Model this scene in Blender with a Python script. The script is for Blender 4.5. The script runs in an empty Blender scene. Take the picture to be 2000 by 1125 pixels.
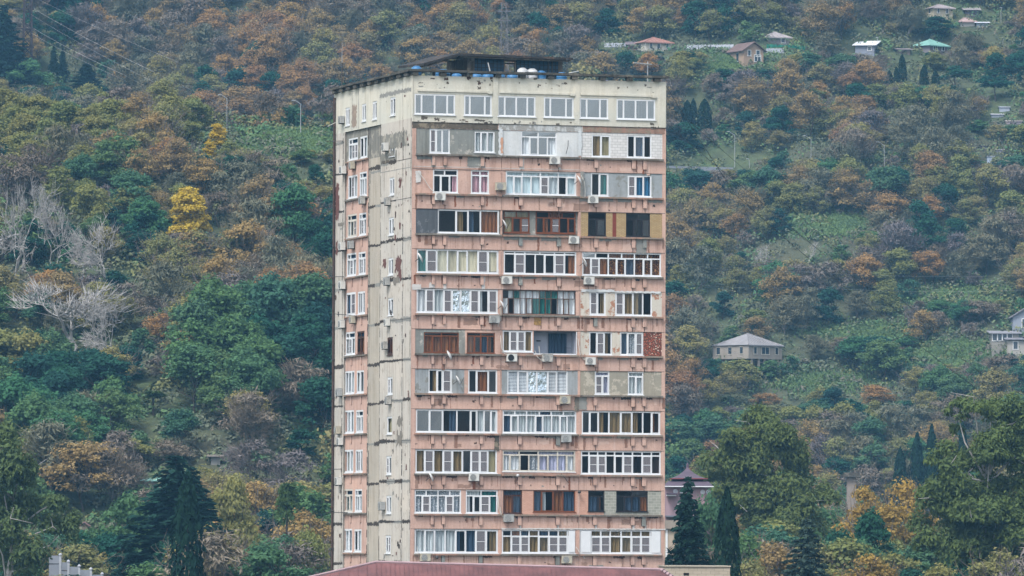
import bpy, math, random
import numpy as np
from mathutils import Vector, Matrix
random.seed(7)
SC = bpy.context.scene
COL = SC.collection
R = math.radians

# ------------------------------------------------------------------ camera
FPX, YH, ROLL, ZC = 12500.0, 1060.0, 0.0043, 12.0      # focal length in photo pixels, horizon row, roll, eye height
PITCH = math.atan((YH - 562.5) / FPX)
F0 = Vector((0, math.cos(PITCH), math.sin(PITCH)))
U0 = Vector((0, -math.sin(PITCH), math.cos(PITCH)))
R0 = Vector((1, 0, 0))
CR = R0 * math.cos(ROLL) + U0 * math.sin(ROLL)
CU = -R0 * math.sin(ROLL) + U0 * math.cos(ROLL)
CAM = Vector((0, 0, ZC))
cam = bpy.data.cameras.new('camera')
cam.sensor_width = 36.0
cam.lens = 36.0 * FPX / 2000.0
cam.clip_start, cam.clip_end = 1.0, 8000.0
camo = bpy.data.objects.new('camera', cam)
COL.objects.link(camo)
camo.matrix_world = Matrix(((CR.x, CU.x, -F0.x, CAM.x), (CR.y, CU.y, -F0.y, CAM.y), (CR.z, CU.z, -F0.z, CAM.z), (0, 0, 0, 1)))
SC.camera = camo

# ------------------------------------------------------------------ sky, sun, exposure
SUN_EL, SUN_AZ = 56.0, 214.0        # degrees; azimuth clockwise from +Y, so the sun stands behind the camera, a little to its left
world = bpy.data.worlds.new('World')
SC.world = world
world.use_nodes = True
wn, wl = world.node_tree.nodes, world.node_tree.links
bg = wn['Background']
sky = wn.new('ShaderNodeTexSky')
sky.sky_type = 'NISHITA'
sky.sun_disc = False
sky.sun_elevation = R(SUN_EL)
sky.sun_rotation = R(SUN_AZ)
sky.air_density, sky.dust_density, sky.ozone_density = 1.0, 3.0, 1.0
hs = wn.new('ShaderNodeHueSaturation')          # cloud cover greys the sky
hs.inputs['Saturation'].default_value = 0.35
wl.new(sky.outputs[0], hs.inputs['Color'])
wl.new(hs.outputs[0], bg.inputs['Color'])
bg.inputs['Strength'].default_value = 0.15
sl = bpy.data.lights.new('sun', 'SUN')
sl.energy, sl.angle, sl.color = 1.5, R(14), (1.0, 0.96, 0.91)
so = bpy.data.objects.new('sun', sl)
COL.objects.link(so)
so.location = (-60, -80, 140)
sd = Vector((math.sin(R(SUN_AZ)) * math.cos(R(SUN_EL)), math.cos(R(SUN_AZ)) * math.cos(R(SUN_EL)), math.sin(R(SUN_EL))))
so.rotation_euler = sd.to_track_quat('Z', 'Y').to_euler()
SC.view_settings.view_transform = 'Standard'
SC.view_settings.look = 'None'
SC.view_settings.gamma = 1.0
SC.view_settings.exposure = 1.25
SC.cycles.use_denoising = True
SC.cycles.max_bounces = 6
SC.cycles.transparent_max_bounces = 12
SC.cycles.volume_bounces = 0
HAZE = 0.000122

# ------------------------------------------------------------------ small helpers
def ray(x, y):
    return F0 * FPX + CR * (x - 1000.0) - CU * (y - 562.5)

def at(x, y, Y):
    d = ray(x, y)
    return CAM + d * (Y / d.y)

def proj(p):
    v = Vector(p) - CAM
    w = v.dot(F0)
    return 1000 + FPX * v.dot(CR) / w, 562.5 - FPX * v.dot(CU) / w

def lin(h, k=1.0):
    h = h.lstrip('#')
    o = []
    for i in (0, 2, 4):
        c = int(h[i:i + 2], 16) / 255
        o.append((c / 12.92 if c <= .04045 else ((c + .055) / 1.055) ** 2.4) * k)
    return (*o, 1.0)

def tag(o, label=None, cat=None, group=None, kind=None):
    if label: o['label'] = label
    if cat: o['category'] = cat
    if group: o['group'] = group
    if kind: o['kind'] = kind
    return o

def empty(name, loc=(0, 0, 0), rz=0.0, parent=None):
    o = bpy.data.objects.new(name, None)
    o.empty_display_size = 0.3
    COL.objects.link(o)
    o.location = loc
    o.rotation_euler = (0, 0, rz)
    if parent: o.parent = parent
    return o

PK = 0.80                                                # paints, plaster and plastic against the meter

class NT:
    def __init__(s, name):
        s.m = bpy.data.materials.new(name)
        s.m.use_nodes = True
        s.n, s.l = s.m.node_tree.nodes, s.m.node_tree.links
        s.p = s.n['Principled BSDF']
        s.tc = None
    def new(s, t, **kw):
        n = s.n.new('ShaderNode' + t)
        for k, v in kw.items():
            if k in n.inputs: s.set(n, k, v)
            else: setattr(n, k, v)
        return n
    def set(s, n, k, v):
        if isinstance(v, bpy.types.NodeSocket): s.l.new(v, n.inputs[k])
        else: n.inputs[k].default_value = v
    def co(s, scale=(1, 1, 1)):
        if s.tc is None: s.tc = s.n.new('ShaderNodeTexCoord')
        mp = s.n.new('ShaderNodeMapping')
        s.l.new(s.tc.outputs['Object'], mp.inputs['Vector'])
        mp.inputs['Scale'].default_value = scale
        return mp.outputs[0]
    def noise(s, scale=3.0, detail=4.0, rough=.6, co=(1, 1, 1)):
        n = s.new('TexNoise')
        s.l.new(s.co(co), n.inputs['Vector'])
        n.inputs['Scale'].default_value, n.inputs['Detail'].default_value, n.inputs['Roughness'].default_value = scale, detail, rough
        return n.outputs[0]
    def ramp(s, fac, a, b, inter='LINEAR'):
        n = s.new('MapRange')
        s.l.new(fac, n.inputs[0])
        n.inputs[1].default_value, n.inputs[2].default_value = a, b
        return n.outputs[0]
    def mix(s, fac, a, b, blend='MIX'):
        n = s.n.new('ShaderNodeMix')
        n.data_type, n.blend_type = 'RGBA', blend
        for i, v in ((0, fac), (6, a), (7, b)):
            if isinstance(v, bpy.types.NodeSocket): s.l.new(v, n.inputs[i])
            else: n.inputs[i].default_value = v
        return n.outputs[2]
    def math(s, op, a, b=0.0):
        n = s.n.new('ShaderNodeMath'); n.operation = op
        for i, v in ((0, a), (1, b)):
            if isinstance(v, bpy.types.NodeSocket): s.l.new(v, n.inputs[i])
            else: n.inputs[i].default_value = v
        return n.outputs[0]
    def bump(s, h, strength=.3, dist=.02):
        b = s.new('Bump')
        b.inputs['Strength'].default_value, b.inputs['Distance'].default_value = strength, dist
        s.l.new(h, b.inputs['Height'])
        s.l.new(b.outputs[0], s.p.inputs['Normal'])
    def done(s, color=None, rough=.85, spec=.3, metal=0.0):
        if color is not None: s.set(s.p, 'Base Color', color)
        s.p.inputs['Roughness'].default_value = rough
        s.p.inputs['Specular IOR Level'].default_value = spec
        s.p.inputs['Metallic'].default_value = metal
        return s.m

def plain(name, c, rough=.7, var=.12, scale=2.5, metal=0.0, spec=.35):
    t = NT(name)
    c = tuple(x * PK for x in c[:3]) + (1,)
    d = tuple(x * (1 - var * 2) for x in c[:3]) + (1,)
    return t.done(t.mix(t.ramp(t.noise(scale, 5, .65), .3, .7), c, d), rough, spec, metal)

def weathered(name, c, stain, flake, flake_t=.66, streak=.35, dots=True):
    """painted render that has streaked, faded and flaked"""
    t = NT(name)
    c, stain, flake = [tuple(x * PK for x in q[:3]) + (1,) for q in (c, stain, flake)]
    big = t.ramp(t.noise(.35, 4, .6), .3, .72)
    c2 = tuple(x * y for x, y in zip(c[:3], (.80, .86, .92))) + (1,)
    base = t.mix(big, c, c2)
    sn, wh = t.new('VectorMath', operation='SNAP'), t.new('TexWhiteNoise')      # panels fade unequally
    t.l.new(t.co(), sn.inputs[0]); sn.inputs[1].default_value = (2.62, 60, 2.83)
    t.l.new(sn.outputs[0], wh.inputs[0])
    base = t.mix(t.math('MULTIPLY', wh.outputs[0], .6), base, c2)
    st = t.ramp(t.noise(1.0, 6, .7, (2.4, 2.4, .22)), .46, .66)
    st2 = t.math('MULTIPLY', st, t.ramp(t.noise(.5, 3), .3, .55))
    base = t.mix(t.math('MULTIPLY', st2, streak), base, stain)
    fl = t.ramp(t.noise(1.1, 9, .72), flake_t - .06, flake_t - .035)
    base = t.mix(fl, base, flake)
    if dots:
        dk = t.ramp(t.noise(4.5, 6, .7), .665, .69)
        base = t.mix(t.math('MULTIPLY', dk, .8), base, lin('#4a3f38'))
    fine = t.noise(9, 6, .7)
    base = t.mix(t.math('MULTIPLY', t.ramp(fine, .35, .7), .3), base, stain)
    t.bump(fine, .25, .02)
    return t.done(base, .9, .2)

def bricks(name, c1, c2, mortar, sx=.25, sy=.075, msize=.012):
    t = NT(name)
    c1, c2, mortar = [tuple(x * PK for x in q[:3]) + (1,) for q in (c1, c2, mortar)]
    b = t.new('TexBrick')
    mp = t.n.new('ShaderNodeMapping')
    tc = t.n.new('ShaderNodeTexCoord')
    t.l.new(tc.outputs['Object'], mp.inputs['Vector'])
    mp.inputs['Rotation'].default_value = (R(90), 0, 0)
    t.l.new(mp.outputs[0], b.inputs['Vector'])
    for k, v in (('Color1', c1), ('Color2', c2), ('Mortar', mortar), ('Scale', 1.0), ('Brick Width', sx), ('Row Height', sy), ('Mortar Size', msize)):
        b.inputs[k].default_value = v
    n = t.noise(3, 6, .7)
    return t.done(t.mix(t.math('MULTIPLY', t.ramp(n, .4, .75), .35), b.outputs[0], mortar), .9, .2)

class MB:
    """collects boxes, quads and tubes and links them as one mesh object"""
    def __init__(s):
        s.v, s.f, s.m, s.mats = [], [], [], []
    def mi(s, mat):
        if mat not in s.mats: s.mats.append(mat)
        return s.mats.index(mat)
    def poly(s, pts, mat):
        k = len(s.v)
        s.v += [tuple(p) for p in pts]
        s.f.append(tuple(range(k, k + len(pts))))
        s.m.append(s.mi(mat))
    def box(s, x0, x1, y0, y1, z0, z1, mat):
        k = len(s.v)
        s.v += [(x0, y0, z0), (x1, y0, z0), (x1, y1, z0), (x0, y1, z0), (x0, y0, z1), (x1, y0, z1), (x1, y1, z1), (x0, y1, z1)]
        for q in ((0, 3, 2, 1), (4, 5, 6, 7), (0, 1, 5, 4), (1, 2, 6, 5), (2, 3, 7, 6), (3, 0, 4, 7)):
            s.f.append(tuple(k + i for i in q)); s.m.append(s.mi(mat))
    def bar(s, a, b, r0, r1, mat, n=6):
        a, b = Vector(a), Vector(b)
        d = (b - a).normalized()
        u = d.orthogonal().normalized(); w = d.cross(u)
        k = len(s.v)
        for p, r in ((a, r0), (b, r1)):
            for i in range(n):
                t = 2 * math.pi * i / n
                s.v.append(tuple(p + (u * math.cos(t) + w * math.sin(t)) * r))
        for i in range(n):
            s.f.append((k + i, k + (i + 1) % n, k + n + (i + 1) % n, k + n + i)); s.m.append(s.mi(mat))
        s.f.append(tuple(k + i for i in reversed(range(n)))); s.m.append(s.mi(mat))
        s.f.append(tuple(k + n + i for i in range(n))); s.m.append(s.mi(mat))
    def path(s, pts, r, mat, n=5):
        for a, b in zip(pts[:-1], pts[1:]): s.bar(a, b, r, r, mat, n)
    def lathe(s, prof, c, mat, n=16, axis='z'):
        k = len(s.v)
        for r, h in prof:
            for i in range(n):
                t = 2 * math.pi * i / n
                if axis == 'z': s.v.append((c[0] + r * math.cos(t), c[1] + r * math.sin(t), c[2] + h))
                else: s.v.append((c[0] + r * math.cos(t), c[1] + h, c[2] + r * math.sin(t)))
        for j in range(len(prof) - 1):
            for i in range(n):
                s.f.append((k + j * n + i, k + j * n + (i + 1) % n, k + (j + 1) * n + (i + 1) % n, k + (j + 1) * n + i)); s.m.append(s.mi(mat))
        s.f.append(tuple(k + i for i in reversed(range(n)))); s.m.append(s.mi(mat))
        e = k + (len(prof) - 1) * n
        s.f.append(tuple(e + i for i in range(n))); s.m.append(s.mi(mat))
    def mesh(s, name, smooth=False):
        me = bpy.data.meshes.new(name)
        me.from_pydata(s.v, [], s.f)
        for m in s.mats: me.materials.append(m)
        me.polygons.foreach_set('material_index', s.m)
        if smooth: me.polygons.foreach_set('use_smooth', [True] * len(s.f))
        me.update()
        return me
    def build(s, name, parent=None, smooth=False):
        o = bpy.data.objects.new(name, s.mesh(name, smooth))
        COL.objects.link(o)
        if parent: o.parent = parent
        return o

def link(name, me, parent=None, loc=(0, 0, 0)):
    o = bpy.data.objects.new(name, me)
    COL.objects.link(o)
    o.location = loc
    if parent: o.parent = parent
    return o

def copy_tree(root, name=None):
    r = root.copy(); COL.objects.link(r)
    for ch in root.children:
        c = ch.copy(); COL.objects.link(c); c.parent = r
        for g in ch.children:
            d = g.copy(); COL.objects.link(d); d.parent = c
    return r

# ------------------------------------------------------------------ terrain
def sstep(a, b, x):
    t = np.clip((x - a) / (b - a), 0, 1)
    return t * t * (3 - 2 * t)

def smax(a, b, k=6.0):
    h = np.clip(.5 + .5 * (a - b) / k, 0, 1)
    return b * (1 - h) + a * h + k * h * (1 - h)

def H(X, Y):
    X, Y = np.asarray(X, float), np.asarray(Y, float)
    und = 2.4 * np.sin(X * .045 + Y * .021) + 1.7 * np.sin(X * .09 - Y * .055 + 1.3) + .9 * np.sin(X * .19 + Y * .14)
    yy = np.minimum(Y, 1480 + 0 * Y)
    far = 42.5 + .42 * (yy - 1060) + und * sstep(940, 1040, Y)
    base = 3.0 + .012 * (np.clip(Y, 480, 1000) - 480) - 3.0 * sstep(560, 470, Y)
    crest = 68 + .02 * (X + 40)
    up = 5.5 + .345 * (Y - 680) + .55 * und
    spur = np.where(Y < 862, np.minimum(up, crest + 10), 0) + np.where(Y >= 862, crest + 1.2 - .42 * (Y - 862), 0)
    spur = np.where(Y < 862, -smax(-up, -(crest + 1.2 + .4 * und), 5.0), spur)
    w = 1 - sstep(-26, 10, X)
    spur = base + (np.maximum(spur, base) - base) * w
    return smax(smax(far, spur, 5.0), base, 4.0)

def ground_hit(x, y, y0=470.0, y1=1500.0):
    """where the line of sight through a photo point meets the terrain"""
    d = ray(x, y)
    Y = np.arange(y0, y1, .5)
    z = CAM.z + d.z / d.y * Y
    g = H(d.x / d.y * Y, Y)
    i = int(np.argmax(g >= z))
    if g[i] < z[i]: i = len(Y) - 1
    return Vector((d.x / d.y * Y[i], Y[i], float(g[i])))

def build_ground():
    xs = np.unique(np.concatenate([np.linspace(-1500, -190, 24), np.linspace(-190, 190, 130), np.linspace(190, 1500, 24)]))
    ys = np.unique(np.concatenate([np.linspace(-300, 460, 16), np.linspace(460, 1320, 290), np.linspace(1320, 3000, 30)]))
    X, Y = np.meshgrid(xs, ys)
    Z = H(X, Y)
    v = np.stack([X, Y, Z], -1).reshape(-1, 3)
    nx, ny = len(xs), len(ys)
    i = np.arange(nx * ny).reshape(ny, nx)
    f = np.stack([i[:-1, :-1], i[:-1, 1:], i[1:, 1:], i[1:, :-1]], -1).reshape(-1, 4)
    t = NT('hill_soil')
    n1 = t.ramp(t.noise(.05, 6, .65), .38, .62)
    n2 = t.ramp(t.noise(.4, 6, .7), .35, .7)
    c = t.mix(n2, t.mix(n1, (.075, .075, .048, 1), (.065, .095, .042, 1)), (.04, .045, .034, 1))
    t.bump(t.noise(1.2, 6, .7), .6, .4)
    m = t.done(c, .95, .1)
    me = mesh_np('ground', v, f, [m])
    me.polygons.foreach_set('use_smooth', np.ones(len(f), bool))
    o = link('ground', me)
    tag(o, kind='structure')

def mesh_np(name, v, f, mats, mi=None):
    me = bpy.data.meshes.new(name)
    v = np.ascontiguousarray(v, np.float32); f = np.ascontiguousarray(f, np.int32)
    k = f.shape[1]
    me.vertices.add(len(v)); me.vertices.foreach_set('co', v.ravel())
    me.loops.add(f.size); me.loops.foreach_set('vertex_index', f.ravel())
    me.polygons.add(len(f))
    me.polygons.foreach_set('loop_start', np.arange(0, f.size, k, dtype=np.int32))
    for m in mats: me.materials.append(m)
    if mi is not None: me.polygons.foreach_set('material_index', np.ascontiguousarray(mi, np.int32))
    me.update(calc_edges=True)
    return me

build_ground()
# ------------------------------------------------------------------ tower block
TH = R(17.3)
ud, vd = Vector((math.cos(TH), math.sin(TH), 0)), Vector((-math.sin(TH), math.cos(TH), 0))
nf, nl = Vector((math.sin(TH), -math.cos(TH), 0)), Vector((-math.cos(TH), -math.sin(TH), 0))
C0 = at(803, 600, 448.0); C0.z = 0

def FU(x, y, off=0.0):
    """photo point -> (along front, height) on the plane OFF metres behind the front face"""
    d = ray(x, y); c = C0 - nf * off
    p = CAM + d * ((c - CAM).dot(nf) / d.dot(nf))
    return (p - C0).dot(ud), p.z

def LV(x, y, off=0.0):
    """photo point -> (depth along left face, height)"""
    d = ray(x, y); c = C0 - nl * off
    p = CAM + d * ((c - CAM).dot(nl) / d.dot(nl))
    return (p - C0).dot(vd), p.z

U1 = FU(1299.8, 600)[0]
V1 = LV(650.5, 600)[0]
ZTOP = FU(806, 147)[1]

# paints and renders
PINK = weathered('pink_render', lin('#d7b2a0'), lin('#876658'), lin('#c4b3a6'), .685, .55)
CREAM = weathered('cream_render', lin('#dcd6c6'), lin('#99917e'), lin('#98917f'), .73, .45)
BEIGE = weathered('beige_render', lin('#d3c9bc'), lin('#877d6f'), lin('#aca69b'), .64, .6)
BEIGE2 = weathered('tan_render', lin('#c0b5a5'), lin('#877b69'), lin('#a9a08f'), .66, .55)
GREY = weathered('cement_render', lin('#92928b'), lin('#62625c'), lin('#aeaba3'), .62, .7, False)
GREY2 = weathered('pale_cement', lin('#a5a8a8'), lin('#6f716f'), lin('#83847f'), .62, .7, False)
TANC = weathered('tan_cement', lin('#a59d8c'), lin('#7d766a'), lin('#b8b1a2'), .6, .7, False)
WHITE = weathered('white_plaster', lin('#dcdcda'), lin('#a3a3a0'), lin('#bdbab3'), .68, .5)
PALEP = weathered('flaky_white_plaster', lin('#d5cdbf'), lin('#a39684'), lin('#a5755c'), .60, .5)
BROWNC = weathered('brown_concrete', lin('#6b6155'), lin('#3d372f'), lin('#8d8371'), .6, .6, False)
SEAL_AND_SHADE = plain('bitumen_seal_and_shade', lin('#473e37'), .9, .2, 3)
DARKJ = plain('dark_joint', lin('#2e2824'), .95, .1)
CONC = weathered('raw_concrete', lin('#7d766b'), lin('#3f3a34'), lin('#948c7e'), .6, .8, False)
WPATCH = plain('filler_white', lin('#d0cecb'), .9, .1, 2)
GPATCH = plain('filler_grey', lin('#8f8f8a'), .9, .12, 2)
RPATCH = plain('exposed_brick_red', lin('#6e3a30'), .9, .2, 4)
STONE = weathered('dark_stone', lin('#5d6063'), lin('#3c3e40'), lin('#72757a'), .6, .6, False)
YBRICK = bricks('yellow_brick', lin('#c2aa80'), lin('#ad9166'), lin('#8d7a5c'), .25, .085, .02)
WBRICK = bricks('white_brick', lin('#d8d7d6'), lin('#cbcac8'), lin('#a5a5a5'), .4, .2, .014)
GBLOCK = bricks('grey_block', lin('#98998f'), lin('#85877e'), lin('#b0afa6'), .4, .2, .014)
PBRICK = bricks('pink_brick', lin('#cda491'), lin('#c09684'), lin('#ab8674'), .25, .08, .01)
RBRICK = bricks('red_brick', lin('#86392a'), lin('#7a3023'), lin('#6b4a40'), .25, .08, .01)
RUBBLE = NT('brick_rubble')
_v = RUBBLE.new('TexVoronoi'); RUBBLE.l.new(RUBBLE.co((1, 1, 1.4)), _v.inputs['Vector']); _v.inputs['Scale'].default_value = 7
RUBBLE = RUBBLE.done(RUBBLE.mix(RUBBLE.ramp(_v.outputs['Distance'], .25, .5), RUBBLE.mix(RUBBLE.ramp(_v.outputs['Color'], .5, .56), lin('#9a5442'), lin('#cfc0b2')), lin('#5a3a30')), .95, .1)
UPVC = plain('white_upvc', lin('#dde0e3'), .35, .06, 1.3, 0, .4)
OLDW = plain('old_white_paint', lin('#cfcabf'), .6, .15, 6)
BROWNF = plain('brown_frame', lin('#7a4423'), .45, .15, 4, 0, .3)
DKBROWNF = plain('dark_brown_frame', lin('#4a2a1e'), .45, .15, 4, 0, .3)
BLACKF = plain('black_frame', lin('#211c20'), .4, .1, 4)
RUSTF = plain('rusty_frame', lin('#6b5244'), .7, .3, 8)
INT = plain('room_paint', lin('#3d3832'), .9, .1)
LAVW = plain('lavender_paint', lin('#aab0c0'), .9, .06)
FRAMES = {'w': UPVC, 'o': OLDW, 'b': BROWNF, 'd': DKBROWNF, 'k': BLACKF, 'r': RUSTF}

def glass(name, fac, tint, rough=.02):
    t = NT(name)
    t.n.remove(t.p)
    tr, gl, mx = t.new('BsdfTransparent'), t.new('BsdfGlossy'), t.new('MixShader')
    tr.inputs[0].default_value = tint
    gl.inputs['Roughness'].default_value = rough
    gl.inputs[0].default_value = (.86, .93, 1, 1)
    mx.inputs[0].default_value = fac
    t.l.new(tr.outputs[0], mx.inputs[1]); t.l.new(gl.outputs[0], mx.inputs[2])
    t.l.new(mx.outputs[0], t.n['Material Output'].inputs[0])
    return t.m
GLASSES = [glass('window_glass_dull', .012, (.84, .86, .88, 1)), glass('window_glass_bright', .075, (.84, .87, .9, 1), .04), glass('window_glass_worn', .035, (.8, .82, .84, 1), .08)]
GLASS = glass('window_glass', .02, (.86, .88, .9, 1))
FILM = glass('film_glass', .30, (.55, .6, .65, 1))
SCREEN = NT('insect_mesh')
SCREEN.n.remove(SCREEN.p)
_a, _b, _c = SCREEN.new('BsdfTransparent'), SCREEN.new('BsdfDiffuse'), SCREEN.new('MixShader')
_b.inputs[0].default_value = lin('#8b888c'); _c.inputs[0].default_value = .5
SCREEN.l.new(_a.outputs[0], _c.inputs[1]); SCREEN.l.new(_b.outputs[0], _c.inputs[2]); SCREEN.l.new(_c.outputs[0], SCREEN.n['Material Output'].inputs[0])
SCREEN = SCREEN.m

def cloth(name, c, pattern=None):
    t = NT(name)
    f = t.ramp(t.noise(2.0, 3, .5, (3, 3, .25)), .3, .7)
    d = tuple(x * .6 for x in c[:3]) + (1,)  # darker upright bands paint the shade of folds into the cloth
    col = t.mix(f, c, d)
    if pattern:
        v = t.new('TexVoronoi'); t.l.new(t.co(), v.inputs['Vector']); v.inputs['Scale'].default_value = 9
        col = t.mix(t.ramp(v.outputs['Distance'], .3, .45), col, pattern)
    return t.done(col, .95, .05)
CUR = {'T': ('tan_cloth', '#84704f'), 'C': ('cream_cloth', '#d8d0b4'), 'W': ('white_cloth', '#e4e8ea'), 'B': ('blue_cloth', '#356f94'), 'G': ('teal_cloth', '#2a736d'),
       'P': ('pink_cloth', '#c79da6'), 'R': ('brown_cloth', '#85583a'), 'L': ('lavender_cloth', '#b9bad0'), 'N': ('slate_cloth', '#7d8c9c'), 'O': ('olive_cloth', '#9a9170'),
       'K': ('pale_cyan_blind', '#d3e6ea'), 'S': ('silver_cloth', '#c3cbcc'), 'Q': ('dark_blue_cloth', '#3d4f63')}
CUR = {k: cloth(n, lin(h)) for k, (n, h) in CUR.items()}
CUR['X'] = cloth('patterned_brown_cloth', lin('#a87d50'), lin('#4a2c1c'))
CUR['Y'] = cloth('lace_cloth', lin('#dfe3e4'), lin('#8b9298'))
FOIL = NT('crumpled_foil'); FOIL.bump(FOIL.noise(4, 3, .5, (1, 1, .6)), 1.0, .15); FOIL = FOIL.done(lin('#dfe6e8'), .25, .5, .9)

tower = empty('apartment_tower', C0, TH)
tag(tower, 'tall pink and cream panel tower block with mismatched glazed balconies', 'apartment building')

def holed(mb, face, u0, u1, z0, z1, holes, mat, depth, off=0.0):
    """a wall sheet with rectangular openings; FACE maps (u, z, inward) to a point"""
    us = sorted({u0, u1, *[h for q in holes for h in q[:2] if u0 < h < u1]})
    zs = sorted({z0, z1, *[h for q in holes for h in q[2:4] if z0 < h < z1]})
    for j in range(len(zs) - 1):
        zc = (zs[j] + zs[j + 1]) / 2
        run = None
        for i in range(len(us) - 1):
            uc = (us[i] + us[i + 1]) / 2
            solid = not any(h[0] < uc < h[1] and h[2] < zc < h[3] for h in holes)
            if solid and run is None: run = us[i]
            if run is not None and (not solid or i == len(us) - 2):
                e = us[i + 1] if solid else us[i]
                mb.poly([face(run, zs[j], off), face(e, zs[j], off), face(e, zs[j + 1], off), face(run, zs[j + 1], off)], mat)
                run = None
    for (a, b, c, d, *_) in holes:
        a, b, c, d = max(a, u0), min(b, u1), max(c, z0), min(d, z1)
        o, e = off, off + depth
        mb.poly([face(a, c, o), face(a, c, e), face(a, d, e), face(a, d, o)], mat)
        mb.poly([face(b, c, o), face(b, d, o), face(b, d, e), face(b, c, e)], mat)
        mb.poly([face(a, c, o), face(b, c, o), face(b, c, e), face(a, c, e)], mat)
        mb.poly([face(a, d, o), face(a, d, e), face(b, d, e), face(b, d, o)], mat)

FR = lambda u, z, i: (u, i, z)
LF = lambda v, z, i: (i, v, z)

def jag(mb, face, a0, a1, z0, z1, mat, lift=.005, step=.12, amp=.06, rnd=random):
    """a torn-edged patch lying on a wall"""
    pts = []
    w, h = a1 - a0, z1 - z0
    nu, nz = max(2, int(w / step)), max(2, int(h / step))
    am = min(amp, w * .3, h * .3)
    j = lambda: rnd.uniform(-am, am)
    for i in range(nu): pts.append((a0 + w * i / nu + j() * .4, z0 + j()))
    for i in range(nz): pts.append((a1 + j(), z0 + h * i / nz + j() * .4))
    for i in range(nu): pts.append((a1 - w * i / nu + j() * .4, z1 + j()))
    for i in range(nz): pts.append((a0 + j(), z1 - h * i / nz + j() * .4))
    mb.poly([face(p[0], p[1], -lift) for p in pts], mat)

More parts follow.
